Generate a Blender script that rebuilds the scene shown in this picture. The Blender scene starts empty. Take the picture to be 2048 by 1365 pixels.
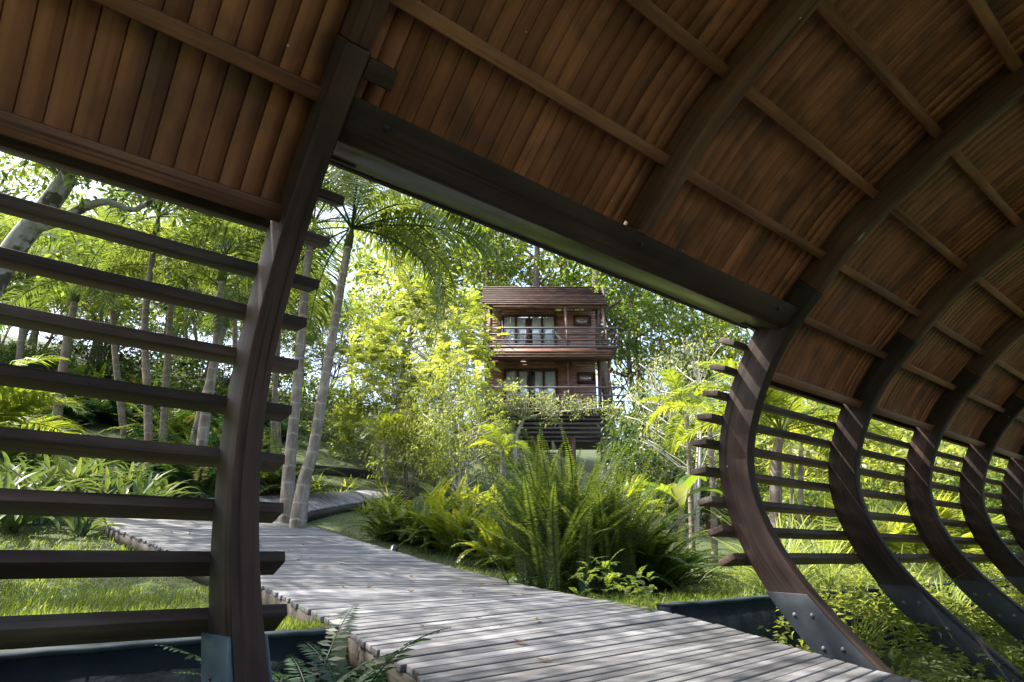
import bpy, math, random
import numpy as np
from mathutils import Matrix, Vector
sc = bpy.context.scene
COL = sc.collection
R = math.radians
# ------------------------------------------------------------------ camera frame
F_PX, PITCH, YAW = 1202.0, 0.3425, 0.9003
FW = np.array([math.cos(PITCH)*math.cos(YAW), math.cos(PITCH)*math.sin(YAW), math.sin(PITCH)])
RT = np.array([math.sin(YAW), -math.cos(YAW), 0.0])
UP = np.cross(RT, FW)
FH = np.array([math.cos(YAW), math.sin(YAW), 0.0])
def ray(px, py): return FW + (px-1024)/F_PX*RT + (682.5-py)/F_PX*UP
def at(px, py, D): return ray(px, py)*D
def zat(py, H): return H*math.tan(PITCH+math.atan((682.5-py)/F_PX))

# ------------------------------------------------------------------ mesh builder
class M:
    def __init__(s): s.V=[]; s.F=[]; s.g=[]; s.r=[]; s.n=0
    def add(s, V, F, g=None, rnd=0.0):
        V=np.asarray(V,float).reshape(-1,3); n=len(V)
        s.V.append(V)
        for f in (F if isinstance(F,list) else [F]): s.F.append(np.asarray(f,int)+s.n)
        s.g.append(V.copy() if g is None else np.asarray(g,float).reshape(-1,3))
        s.r.append(np.broadcast_to(np.asarray(rnd,float),(n,)).copy()); s.n+=n
    def merge(s, o, mat=None):
        mat=np.eye(4) if mat is None else np.array(mat)
        for V,g,r in zip(o.V,o.g,o.r):
            s.V.append(V@mat[:3,:3].T+mat[:3,3]); s.g.append(g); s.r.append(r)
        for f in o.F: s.F.append(f+s.n)
        s.n+=o.n
    def mesh(s, name, mat, smooth=False):
        me=bpy.data.meshes.new(name)
        V=np.concatenate(s.V).astype(np.float32)
        me.vertices.add(len(V)); me.vertices.foreach_set('co',V.ravel())
        li=np.concatenate([f.ravel() for f in s.F]).astype(np.int32)
        tot=np.concatenate([np.full(len(f),f.shape[1]) for f in s.F]).astype(np.int32)
        me.loops.add(len(li)); me.loops.foreach_set('vertex_index',li)
        me.polygons.add(len(tot)); st=np.concatenate([[0],np.cumsum(tot)[:-1]]).astype(np.int32)
        me.polygons.foreach_set('loop_start',st); me.polygons.foreach_set('loop_total',tot)
        if smooth: me.polygons.foreach_set('use_smooth',np.ones(len(tot),bool))
        me.update(calc_edges=True); me.validate()
        a=me.attributes.new('gr','FLOAT_VECTOR','POINT'); a.data.foreach_set('vector',np.concatenate(s.g).astype(np.float32).ravel())
        a=me.attributes.new('rnd','FLOAT','POINT'); a.data.foreach_set('value',np.concatenate(s.r).astype(np.float32))
        me.materials.append(mat)
        return me
    def build(s, name, mat, parent=None, smooth=False, bevel=0):
        return link(name, s.mesh(name,mat,smooth), parent, bevel)
def link(name, me, parent=None, bevel=0):
    o=bpy.data.objects.new(name, me); COL.objects.link(o)
    if parent is not None: o.parent=parent
    if bevel:
        b=o.modifiers.new('bevel','BEVEL'); b.width=bevel; b.segments=2; b.limit_method='ANGLE'
    return o
def tag(o, label=None, cat=None, group=None, kind=None):
    for k,v in (('label',label),('category',cat),('group',group),('kind',kind)):
        if v: o[k]=v
    return o
def empty(name, loc=(0,0,0), rz=0.0, sc_=1.0):
    o=bpy.data.objects.new(name,None); COL.objects.link(o); o.location=loc; o.rotation_euler=(0,0,rz)
    o.scale=(sc_,)*3 if np.isscalar(sc_) else sc_; o.empty_display_size=.2
    return o
BOXF=[(0,3,2,1),(4,5,6,7),(0,1,5,4),(1,2,6,5),(2,3,7,6),(3,0,4,7)]
_rg=np.random.default_rng(7)
def box(m, c, ax, ay, az, grain=0, rnd=None):
    """c centre, ax/ay/az half-extent vectors; grain: index of the axis the grain runs along"""
    c,ax,ay,az=[np.asarray(v,float) for v in (c,ax,ay,az)]
    L=[np.linalg.norm(v) for v in (ax,ay,az)]
    s=[(-1,-1,-1),(1,-1,-1),(1,1,-1),(-1,1,-1),(-1,-1,1),(1,-1,1),(1,1,1),(-1,1,1)]
    V=[c+a*ax+b*ay+d*az for a,b,d in s]
    o=[i for i in range(3) if i!=grain]; off=_rg.uniform(0,30,3)
    g=[(q[o[0]]*L[o[0]]+off[0], q[o[1]]*L[o[1]]+off[1], q[grain]*L[grain]+off[2]) for q in s]
    m.add(V, np.array(BOXF), g, _rg.random() if rnd is None else rnd)
def bar(m, p, q, w, h, up=(0,0,1), rnd=None):
    p,q=np.asarray(p,float),np.asarray(q,float); d=q-p; L=np.linalg.norm(d); d/=L
    s=np.cross(d,up); s/=np.linalg.norm(s); u=np.cross(s,d)
    box(m,(p+q)/2,d*L/2,s*w/2,u*h/2,0,rnd)
def tube(m, P, rad, sides=8, rnd=0.0, cap=True):
    P=np.asarray(P,float); n=len(P); rad=np.broadcast_to(np.asarray(rad,float),(n,))
    T=np.gradient(P,axis=0); T/=np.linalg.norm(T,axis=1)[:,None]+1e-9
    a=np.array([0,0,1.]) if abs(T[0,2])<.9 else np.array([1.,0,0])
    A=np.cross(T,a); A/=np.linalg.norm(A,axis=1)[:,None]+1e-9; B=np.cross(T,A)
    th=np.linspace(0,2*np.pi,sides,endpoint=False)
    ring=P[:,None]+rad[:,None,None]*(np.cos(th)[None,:,None]*A[:,None]+np.sin(th)[None,:,None]*B[:,None])
    l=np.concatenate([[0],np.cumsum(np.linalg.norm(np.diff(P,axis=0),axis=1))])
    g=np.stack([rad[:,None]*np.cos(th)[None]+0*l[:,None],rad[:,None]*np.sin(th)[None]+0*l[:,None],np.repeat(l[:,None],sides,1)],-1)
    i=np.arange(n-1)[:,None]*sides; j=np.arange(sides)[None]; k=(j+1)%sides
    F=np.stack([i+j,i+k,i+sides+k,i+sides+j],-1).reshape(-1,4)
    Fs=[F]
    if cap: Fs+= [np.arange(sides)[None,::-1],(np.arange(sides)+(n-1)*sides)[None]]
    m.add(ring,Fs,g,rnd)
def unit(v): return v/(np.linalg.norm(v,axis=-1,keepdims=True)+1e-9)
def leaves(m, P, d, n, L, W, rnd, fold=False):
    """diamond leaf blades: base P, direction d, normal n"""
    P,d,n=[np.asarray(v,float) for v in (P,d,n)]; k=len(P)
    L=np.broadcast_to(np.asarray(L,float),(k,))[:,None]; W=np.broadcast_to(np.asarray(W,float),(k,))[:,None]
    d=unit(d); s=unit(np.cross(d,n)); n=np.cross(s,d)
    mid=P+d*L*.45
    if fold:
        V=np.stack([P,mid+s*W*.5+n*W*.22,P+d*L-n*L*.12,mid-s*W*.5+n*W*.22,mid],1)
        b=np.arange(k)[:,None]*5
        F=np.concatenate([b+[0,1,4],b+[1,2,4],b+[2,3,4],b+[3,0,4]])
        m.add(V,F,None,np.repeat(rnd,5))
    else:
        V=np.stack([P,mid+s*W*.5,P+d*L-n*L*.08,mid-s*W*.5],1)
        m.add(V,np.arange(k*4).reshape(-1,4),None,np.repeat(rnd,4))
def rvec(rng,k):
    v=rng.normal(size=(k,3)); return unit(v)

# ------------------------------------------------------------------ materials
def newmat(name):
    m=bpy.data.materials.new(name); m.use_nodes=True; nt=m.node_tree; nt.nodes.clear()
    return m,nt,nt.nodes,nt.links
def ramp(N,cols,pos=None):
    r=N.new('ShaderNodeValToRGB'); e=r.color_ramp.elements
    pos=pos or [i/(len(cols)-1) for i in range(len(cols))]
    while len(e)<len(cols): e.new(.5)
    for el,c,p in zip(e,cols,pos): el.position=p; el.color=(*c,1)
    return r
def attr(N,name):
    a=N.new('ShaderNodeAttribute'); a.attribute_name=name; return a
def wood(name, cols, rough=.55, along=1.6, across=38, stain=None, stain_amt=.5, bump=.25, spec=.35, rndmix=.35, g1=1.2, g2=1.3, crack=.6, specks=0.0, stain_obj=False):
    m,nt,N,Lk=newmat(name)
    out=N.new('ShaderNodeOutputMaterial'); b=N.new('ShaderNodeBsdfPrincipled'); Lk.new(b.outputs[0],out.inputs[0])
    a=attr(N,'gr'); r=attr(N,'rnd')
    mp=N.new('ShaderNodeMapping'); mp.inputs['Scale'].default_value=(across,across,along); Lk.new(a.outputs['Vector'],mp.inputs[0])
    n1=N.new('ShaderNodeTexNoise'); n1.inputs['Scale'].default_value=1; n1.inputs['Detail'].default_value=6; n1.inputs['Roughness'].default_value=.65
    Lk.new(mp.outputs[0],n1.inputs['Vector'])
    mp2=N.new('ShaderNodeMapping'); mp2.inputs['Scale'].default_value=(6,6,2.2); Lk.new(a.outputs['Vector'],mp2.inputs[0])
    n2=N.new('ShaderNodeTexNoise'); n2.inputs['Scale'].default_value=1; n2.inputs['Detail'].default_value=5; Lk.new(mp2.outputs[0],n2.inputs['Vector'])
    mx=N.new('ShaderNodeMath'); mx.operation='MULTIPLY_ADD'; Lk.new(r.outputs['Fac'],mx.inputs[0]); mx.inputs[1].default_value=rndmix; 
    m2=N.new('ShaderNodeMath'); m2.operation='MULTIPLY_ADD'; Lk.new(n1.outputs[0],m2.inputs[0]); m2.inputs[1].default_value=g1; m2.inputs[2].default_value=.5-g1/2-g2/2-rndmix/2
    Lk.new(m2.outputs[0],mx.inputs[2])
    m3=N.new('ShaderNodeMath'); m3.operation='MULTIPLY_ADD'; Lk.new(n2.outputs[0],m3.inputs[0]); m3.inputs[1].default_value=g2
    m3b=N.new('ShaderNodeMath'); m3b.operation='ADD'; Lk.new(mx.outputs[0],m3b.inputs[0]); m3b.inputs[1].default_value=0.0
    Lk.new(m3b.outputs[0],m3.inputs[2])
    cr=ramp(N,cols); Lk.new(m3.outputs[0],cr.inputs[0]); col=cr.outputs[0]
    if stain:
        mp3=N.new('ShaderNodeMapping'); mp3.inputs['Scale'].default_value=(4,4,1.3); mp3.inputs['Location'].default_value=(7,3,1); Lk.new((N.new('ShaderNodeTexCoord').outputs['Object'] if stain_obj else a.outputs['Vector']),mp3.inputs[0])
        n3=N.new('ShaderNodeTexNoise'); n3.inputs['Scale'].default_value=1.3; n3.inputs['Detail'].default_value=7; Lk.new(mp3.outputs[0],n3.inputs['Vector'])
        s=ramp(N,[(0,0,0),(1,1,1)],[.5,.68]); Lk.new(n3.outputs[0],s.inputs[0])
        mu=N.new('ShaderNodeMath'); mu.operation='MULTIPLY'; mu.inputs[1].default_value=stain_amt; Lk.new(s.outputs[0],mu.inputs[0])
        mc=N.new('ShaderNodeMix'); mc.data_type='RGBA'; Lk.new(mu.outputs[0],mc.inputs[0]); Lk.new(col,mc.inputs[6]); mc.inputs[7].default_value=(*stain,1); col=mc.outputs[2]
    if crack:
        mp4=N.new('ShaderNodeMapping'); mp4.inputs['Scale'].default_value=(across*2.6,across*2.6,.9); mp4.inputs['Location'].default_value=(3,9,4); Lk.new(a.outputs['Vector'],mp4.inputs[0])
        n4=N.new('ShaderNodeTexNoise'); n4.inputs['Scale'].default_value=1; n4.inputs['Detail'].default_value=3; Lk.new(mp4.outputs[0],n4.inputs['Vector'])
        s4=ramp(N,[(1-crack,)*3,(1,1,1)],[.30,.42]); Lk.new(n4.outputs[0],s4.inputs[0])
        mc=N.new('ShaderNodeMix'); mc.data_type='RGBA'; mc.blend_type='MULTIPLY'; mc.inputs[0].default_value=1; Lk.new(col,mc.inputs[6]); Lk.new(s4.outputs[0],mc.inputs[7]); col=mc.outputs[2]
    if specks:
        vo=N.new('ShaderNodeTexVoronoi'); vo.inputs['Scale'].default_value=9; Lk.new(a.outputs['Vector'],vo.inputs['Vector'])
        sx=N.new('ShaderNodeSeparateColor'); Lk.new(vo.outputs['Color'],sx.inputs[0])
        th=N.new('ShaderNodeMath'); th.operation='GREATER_THAN'; th.inputs[1].default_value=1-specks; Lk.new(sx.outputs[0],th.inputs[0])
        ds=N.new('ShaderNodeMath'); ds.operation='LESS_THAN'; ds.inputs[1].default_value=.032; Lk.new(vo.outputs['Distance'],ds.inputs[0])
        mu5=N.new('ShaderNodeMath'); mu5.operation='MULTIPLY'; Lk.new(th.outputs[0],mu5.inputs[0]); Lk.new(ds.outputs[0],mu5.inputs[1])
        mc=N.new('ShaderNodeMix'); mc.data_type='RGBA'; Lk.new(mu5.outputs[0],mc.inputs[0]); Lk.new(col,mc.inputs[6]); mc.inputs[7].default_value=(.5,.45,.38,1); col=mc.outputs[2]
    Lk.new(col,b.inputs['Base Color'])
    b.inputs['Roughness'].default_value=rough; b.inputs['Specular IOR Level'].default_value=spec
    bp=N.new('ShaderNodeBump'); bp.inputs['Strength'].default_value=bump; bp.inputs['Distance'].default_value=.004; Lk.new(n1.outputs[0],bp.inputs['Height']); Lk.new(bp.outputs[0],b.inputs['Normal'])
    return m
def leafmat(name, cols, trans=.42, tcol=None, rough=.42, spec=.35):
    cols=[(c[0]*1.03,c[1]*.99,c[2]*1.12) for c in cols]
    m,nt,N,Lk=newmat(name)
    out=N.new('ShaderNodeOutputMaterial'); b=N.new('ShaderNodeBsdfPrincipled'); t=N.new('ShaderNodeBsdfTranslucent'); mx=N.new('ShaderNodeMixShader')
    r=attr(N,'rnd'); oi=N.new('ShaderNodeObjectInfo')
    ad=N.new('ShaderNodeMath'); ad.operation='MULTIPLY_ADD'; Lk.new(oi.outputs['Random'],ad.inputs[0]); ad.inputs[1].default_value=.2
    sb=N.new('ShaderNodeMath'); sb.operation='MULTIPLY_ADD'; Lk.new(r.outputs['Fac'],sb.inputs[0]); sb.inputs[1].default_value=1; sb.inputs[2].default_value=-.1; Lk.new(sb.outputs[0],ad.inputs[2])
    cr=ramp(N,cols,[0,.45,.92,1.0] if len(cols)==4 else None); Lk.new(ad.outputs[0],cr.inputs[0]); Lk.new(cr.outputs[0],b.inputs['Base Color'])
    mc=N.new('ShaderNodeMix'); mc.data_type='RGBA'; mc.blend_type='MULTIPLY'; mc.inputs[0].default_value=1; Lk.new(cr.outputs[0],mc.inputs[6]); mc.inputs[7].default_value=(*(tcol or (2.2,2.0,.7)),1)
    Lk.new(mc.outputs[2],t.inputs['Color'])
    b.inputs['Roughness'].default_value=rough; b.inputs['Specular IOR Level'].default_value=spec
    mx.inputs[0].default_value=trans; Lk.new(b.outputs[0],mx.inputs[1]); Lk.new(t.outputs[0],mx.inputs[2]); Lk.new(mx.outputs[0],out.inputs[0])
    return m
def simple(name, col, rough=.6, metal=0.0, noise=None, nscale=6, spec=.4, bump=0, attrname=None):
    m,nt,N,Lk=newmat(name)
    out=N.new('ShaderNodeOutputMaterial'); b=N.new('ShaderNodeBsdfPrincipled'); Lk.new(b.outputs[0],out.inputs[0])
    b.inputs['Roughness'].default_value=rough; b.inputs['Metallic'].default_value=metal; b.inputs['Specular IOR Level'].default_value=spec
    if noise:
        tc=N.new('ShaderNodeTexCoord'); n=N.new('ShaderNodeTexNoise'); n.inputs['Scale'].default_value=nscale; n.inputs['Detail'].default_value=8; n.inputs['Roughness'].default_value=.6
        Lk.new(tc.outputs['Object'],n.inputs['Vector'])
        cr=ramp(N,[col]+list(noise) if isinstance(noise,list) else [col,noise],[.32,.68] if not isinstance(noise,list) else None); Lk.new(n.outputs[0],cr.inputs[0]); Lk.new(cr.outputs[0],b.inputs['Base Color'])
        if bump:
            bp=N.new('ShaderNodeBump'); bp.inputs['Strength'].default_value=bump; bp.inputs['Distance'].default_value=.02; Lk.new(n.outputs[0],bp.inputs['Height']); Lk.new(bp.outputs[0],b.inputs['Normal'])
    else: b.inputs['Base Color'].default_value=(*col,1)
    return m
def barkmat(name, cols, rings=0.0, ringcol=(.05,.04,.03), blot=None):
    m,nt,N,Lk=newmat(name)
    out=N.new('ShaderNodeOutputMaterial'); b=N.new('ShaderNodeBsdfPrincipled'); Lk.new(b.outputs[0],out.inputs[0]); b.inputs['Roughness'].default_value=.85
    a=attr(N,'gr'); mp=N.new('ShaderNodeMapping'); mp.inputs['Scale'].default_value=(9,9,2.5); Lk.new(a.outputs['Vector'],mp.inputs[0])
    n=N.new('ShaderNodeTexNoise'); n.inputs['Scale'].default_value=1; n.inputs['Detail'].default_value=9; n.inputs['Roughness'].default_value=.68; Lk.new(mp.outputs[0],n.inputs['Vector'])
    cr=ramp(N,cols,[.3+.4*i/(len(cols)-1) for i in range(len(cols))]); Lk.new(n.outputs[0],cr.inputs[0]); col=cr.outputs[0]
    if blot:
        n2=N.new('ShaderNodeTexNoise'); n2.inputs['Scale'].default_value=5; n2.inputs['Detail'].default_value=3; Lk.new(a.outputs['Vector'],n2.inputs['Vector'])
        s=ramp(N,[(0,0,0),(1,1,1)],[.5,.58]); Lk.new(n2.outputs[0],s.inputs[0])
        mc=N.new('ShaderNodeMix'); mc.data_type='RGBA'; Lk.new(s.outputs[0],mc.inputs[0]); Lk.new(col,mc.inputs[6]); mc.inputs[7].default_value=(*blot,1); col=mc.outputs[2]
    if rings:
        sx=N.new('ShaderNodeSeparateXYZ'); Lk.new(a.outputs['Vector'],sx.inputs[0])
        w=N.new('ShaderNodeMath'); w.operation='MULTIPLY_ADD'; Lk.new(n.outputs[0],w.inputs[0]); w.inputs[1].default_value=.16; 
        Lk.new(sx.outputs[2],w.inputs[2])
        fr=N.new('ShaderNodeMath'); fr.operation='MULTIPLY'; Lk.new(w.outputs[0],fr.inputs[0]); fr.inputs[1].default_value=rings
        f2=N.new('ShaderNodeMath'); f2.operation='FRACT'; Lk.new(fr.outputs[0],f2.inputs[0])
        s=ramp(N,[(1,1,1),(0,0,0)],[.06,.14]); Lk.new(f2.outputs[0],s.inputs[0])
        mc=N.new('ShaderNodeMix'); mc.data_type='RGBA'; Lk.new(s.outputs[0],mc.inputs[0]); Lk.new(col,mc.inputs[6]); mc.inputs[7].default_value=(*ringcol,1); col=mc.outputs[2]
    Lk.new(col,b.inputs['Base Color'])
    bp=N.new('ShaderNodeBump'); bp.inputs['Strength'].default_value=.5; bp.inputs['Distance'].default_value=.02; Lk.new(n.outputs[0],bp.inputs['Height']); Lk.new(bp.outputs[0],b.inputs['Normal'])
    return m

MAT={}
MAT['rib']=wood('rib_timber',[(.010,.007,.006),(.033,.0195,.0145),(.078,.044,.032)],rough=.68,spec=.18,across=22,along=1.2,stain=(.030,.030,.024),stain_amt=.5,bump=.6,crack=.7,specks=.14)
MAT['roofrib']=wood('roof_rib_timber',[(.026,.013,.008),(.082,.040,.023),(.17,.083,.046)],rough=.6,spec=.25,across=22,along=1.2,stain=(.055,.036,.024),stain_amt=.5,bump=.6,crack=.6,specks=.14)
MAT['slat']=wood('slat_timber',[(.016,.011,.009),(.050,.031,.025),(.125,.080,.064)],rough=.68,spec=.25,across=26,along=1.2,stain=(.12,.12,.10),stain_amt=.5,bump=.6,crack=.75,specks=.08)
MAT['board']=wood('roof_board_timber',[(.070,.025,.013),(.225,.080,.036),(.40,.155,.073)],rough=.5,across=20,along=1.1,stain=(.066,.032,.021),stain_amt=.7,rndmix=.22,g1=.9,g2=1.4,crack=.35,specks=.18,stain_obj=True)
MAT['purlin']=wood('purlin_timber',[(.066,.025,.012),(.18,.072,.034),(.32,.14,.064)],rough=.55,across=24,stain=(.06,.03,.018),stain_amt=.55,bump=.4,crack=.5)
MAT['trim']=wood('edge_trim_timber',[(.045,.017,.010),(.12,.045,.024),(.22,.10,.055)],rough=.45)
MAT['header']=wood('header_timber',[(.009,.006,.005),(.025,.015,.011),(.052,.032,.023)],rough=.6,spec=.2,stain=(.024,.022,.017),stain_amt=.4,specks=.06)
MAT['soffit']=wood('moss_reflection_soffit_timber',[(.022,.024,.014),(.05,.055,.028),(.09,.095,.05)],rough=.28,spec=.5,stain=(.20,.24,.05),stain_amt=.75,across=20)  # green blotches put reflected sunlit foliage into the colour, along with moss
MAT['skin']=simple('roof_outer_timber',(.05,.03,.02),.8,noise=(.12,.08,.055))
MAT['steel']=simple('painted_steel',(.008,.011,.014),.5,.0,noise=(.021,.029,.036),nscale=7,spec=.35,bump=.15)
MAT['steelp']=simple('skylit_painted_steel',(.045,.075,.10),.45,.0,noise=(.09,.135,.17),nscale=6,spec=.4,bump=.15)  # paler copy of the shoe steel, open-sky light put into its colour
MAT['bolt']=simple('galvanised_bolt',(.11,.115,.12),.45,.8)
MAT['deck']=wood('weathered_deck',[(.042,.042,.045),(.125,.125,.129),(.265,.266,.273)],rough=.62,across=30,along=1.8,stain=(.066,.060,.055),stain_amt=.5,rndmix=.40,bump=.4)
MAT['fascia']=wood('deck_fascia',[(.012,.009,.007),(.036,.028,.020),(.075,.062,.046)],rough=.75,stain=(.05,.055,.028),stain_amt=.4)
MAT['wall']=simple('dark_painted_wall',(.006,.010,.013),.8,noise=(.016,.025,.030),nscale=7,bump=.6,spec=.12)
MAT['wallcap']=simple('wall_top_edge',(.010,.018,.022),.75,noise=(.030,.044,.050),nscale=9,spec=.2)
MAT['house']=wood('house_siding',[(.20,.10,.075),(.37,.20,.155),(.50,.32,.26)],rough=.55,across=14)
MAT['housedark']=wood('house_dark_timber',[(.045,.031,.030),(.11,.080,.076),(.20,.155,.15)],rough=.55,across=14)
MAT['housepost']=wood('house_post_timber',[(.07,.03,.018),(.16,.075,.05),(.26,.14,.10)],rough=.6,across=14)
MAT['houseframe']=wood('window_frame_timber',[(.035,.016,.013),(.075,.036,.03),(.12,.07,.06)],rough=.5,across=14)
MAT['roofslat']=wood('roof_slat_timber',[(.05,.028,.022),(.12,.07,.055),(.24,.16,.13)],rough=.6,across=14)
MAT['shade']=simple('window_interior',(.010,.011,.012),.9,spec=.2)
MAT['curtain']=simple('curtain_fabric',(.62,.68,.66),.9,noise=(.78,.82,.78),nscale=30)
MAT['black']=simple('black_plastic',(.012,.013,.015),.35)
MAT['lens']=simple('lamp_lens',(.03,.035,.045),.12,spec=.6)
MAT['lvY']=leafmat('leaf_bright_yellow_green',[(.085,.125,.028),(.17,.215,.045),(.29,.32,.085)],.5,tcol=(2.0,1.9,.9))
MAT['lvM']=leafmat('leaf_mid_green',[(.040,.075,.018),(.095,.145,.030),(.19,.235,.055)],.5,tcol=(2.1,2.0,.9))
MAT['lvD']=leafmat('leaf_dark_green',[(.018,.040,.016),(.042,.078,.025),(.095,.14,.042)],.42)
MAT['lvW']=leafmat('leaf_pale_green',[(.11,.14,.06),(.20,.23,.10),(.33,.35,.17)],.42,tcol=(1.7,1.7,.9))
MAT['palm']=leafmat('palm_leaflet',[(.026,.050,.018),(.065,.100,.028),(.15,.185,.05)],.48,tcol=(2.1,2.0,.8))
MAT['palmY']=leafmat('palm_leaflet_yellow',[(.065,.11,.02),(.145,.195,.032),(.27,.30,.055)],.48)
MAT['fern']=leafmat('fern_leaflet',[(.020,.045,.010),(.050,.090,.017),(.11,.16,.03),(.13,.095,.045)],.42)
MAT['fernT']=leafmat('fern_leaflet_tall',[(.018,.039,.011),(.045,.076,.018),(.105,.145,.035),(.13,.095,.045)],.42)
MAT['fernY']=leafmat('fern_leaflet_light',[(.06,.10,.014),(.13,.18,.024),(.26,.29,.04),(.13,.095,.045)],.5)
MAT['fernD']=leafmat('fern_leaflet_dark',[(.012,.034,.014),(.026,.060,.024),(.06,.11,.045),(.13,.095,.045)],.35,tcol=(1.5,1.7,.9))
MAT['strap']=leafmat('strap_leaf',[(.040,.072,.026),(.090,.130,.045),(.20,.225,.09)],.34,tcol=(1.6,1.6,.7),rough=.3)
MAT['grass']=leafmat('grass_blade',[(.045,.085,.012),(.10,.155,.020),(.19,.23,.035)],.45)
MAT['grassP']=leafmat('pale_grass_blade',[(.085,.125,.040),(.165,.220,.070),(.30,.345,.13)],.42,tcol=(1.7,1.7,.8))
MAT['banana']=leafmat('banana_leaf',[(.05,.10,.018),(.10,.16,.026),(.30,.28,.03)],.5)
MAT['dead']=leafmat('dry_leaf',[(.11,.075,.04),(.22,.155,.085),(.42,.36,.20)],.3,tcol=(1.3,1.1,.7))
MAT['flower']=simple('orange_flower',(.75,.16,.03),.5)
MAT['barkP']=barkmat('palm_bark_pale',[(.070,.052,.038),(.175,.138,.104),(.34,.295,.245)],rings=4.2,ringcol=(.27,.235,.195))
MAT['barkB']=barkmat('palm_bark_brown',[(.06,.042,.03),(.14,.10,.07),(.25,.19,.145)],rings=5.5,ringcol=(.22,.18,.145))
MAT['barkL']=barkmat('bark_mottled',[(.10,.095,.08),(.22,.21,.185),(.42,.42,.40)],blot=(.05,.042,.03))
MAT['barkG']=barkmat('bark_grey_brown',[(.07,.052,.038),(.16,.125,.095),(.27,.22,.17)])
MAT['barkW']=barkmat('bark_pale_twig',[(.22,.20,.165),(.42,.39,.34),(.60,.57,.52)])

# ------------------------------------------------------------------ shelter profile
PHI=np.linspace(-75,110,14)
RK=np.array([1.0517,.9649,.9241,.9234,.9306,.9212,.8695,.8241,.7899,.7837,.8223,.882,.9988,1.176])
def cspl(x,xs,ys):
    n=len(xs);h=xs[1]-xs[0];A=np.zeros((n,n));b=np.zeros(n);A[0,0]=A[-1,-1]=1
    for i in range(1,n-1): A[i,i-1]=A[i,i+1]=1;A[i,i]=4;b[i]=6*(ys[i+1]-2*ys[i]+ys[i-1])/h/h
    Mm=np.linalg.solve(A,b); i=np.clip(((x-xs[0])//h).astype(int),0,n-2);u=x-xs[i];w=xs[i+1]-x
    return (Mm[i]*w**3+Mm[i+1]*u**3)/(6*h)+(ys[i]/h-Mm[i]*h/6)*w+(ys[i+1]/h-Mm[i+1]*h/6)*u
S=1.5; CY,CZ=.45,.42
ph=np.arange(-82,110.1,2.0)
rr=cspl(ph,PHI,RK)*S
prof=np.stack([CY*S+rr*np.cos(np.radians(ph)),CZ*S+rr*np.sin(np.radians(ph))],1)
p0=prof[-1]; tg=prof[-1]-prof[-2]; tg/=np.linalg.norm(tg)
bz=[p0,p0+tg*.8,np.array([-1.35,2.62]),np.array([-2.3,2.28])]
tt=np.linspace(0,1,18)[1:,None]
ext=(1-tt)**3*bz[0]+3*(1-tt)**2*tt*bz[1]+3*(1-tt)*tt**2*bz[2]+tt**3*bz[3]
prof=np.concatenate([prof,ext])
PS=np.concatenate([[0],np.cumsum(np.linalg.norm(np.diff(prof,axis=0),axis=1))])
tan=np.gradient(prof,axis=0); tan/=np.linalg.norm(tan,axis=1)[:,None]
nor=np.stack([tan[:,1],-tan[:,0]],1)
def s_of(phi): return float(np.interp(phi,ph,PS[:len(ph)]))
def PP(s,off=0.0):
    s=np.atleast_1d(s); p=np.stack([np.interp(s,PS,prof[:,k]) for k in (0,1)],1); n=np.stack([np.interp(s,PS,nor[:,k]) for k in (0,1)],1)
    n/=np.linalg.norm(n,axis=1)[:,None]
    return p+n*off, n
SEND=PS[-1]
def sweep(m, s, o0, o1, x0, x1, rnd=None):
    """rectangular section swept along the profile between offsets o0,o1 and x0..x1"""
    a,_=PP(s,o0); b,_=PP(s,o1); n=len(s)
    q=lambda yz,x: np.column_stack([np.full(n,x),yz])
    V=np.stack([q(a,x0),q(a,x1),q(b,x1),q(b,x0)],1)
    off=_rg.uniform(0,30,3); W=o1-o0; T=x1-x0
    g=np.stack([np.column_stack([np.full(n,u)+off[0],np.full(n,v)+off[1],s+off[2]]) for u,v in ((0,0),(T,0),(T,W),(0,W))],1)
    i=np.arange(n-1)[:,None]*4; j=np.arange(4)[None]; k=(j+1)%4
    F=np.stack([i+j,i+k,i+4+k,i+4+j],-1).reshape(-1,4)[:,::-1]
    m.add(V,[F,np.array([[0,1,2,3]]),np.array([[3,2,1,0]])+4*(n-1)],g,_rg.random() if rnd is None else rnd)
def ss(a,b,step=.06): return np.linspace(a,b,max(2,int((b-a)/step)))
XA,PITCHX,TH,DEP=.5005,1.5,.0756,.202
RIBS=list(range(-2,10)); XR={i:XA+PITCHX*i for i in RIBS}
shelter=empty('timber_shelter',(0,0,0))
tag(shelter,'curved dark brown timber shelter with slatted side and boarded roof arching over the boardwalk','shelter')
s39,s41,s19=s_of(39.0),s_of(40.3),s_of(19.5)
for i in RIBS:
    m=M(); x=XR[i]
    sj=s_of(48.5)
    if i!=1:
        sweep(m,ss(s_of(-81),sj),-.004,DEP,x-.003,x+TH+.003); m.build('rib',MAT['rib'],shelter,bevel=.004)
    m=M(); sweep(m,ss(s_of(41.9) if i==1 else sj+.003,SEND),0,DEP,x,x+TH); m.build('roof_rib',MAT['roofrib'],shelter,bevel=.004)
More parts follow.
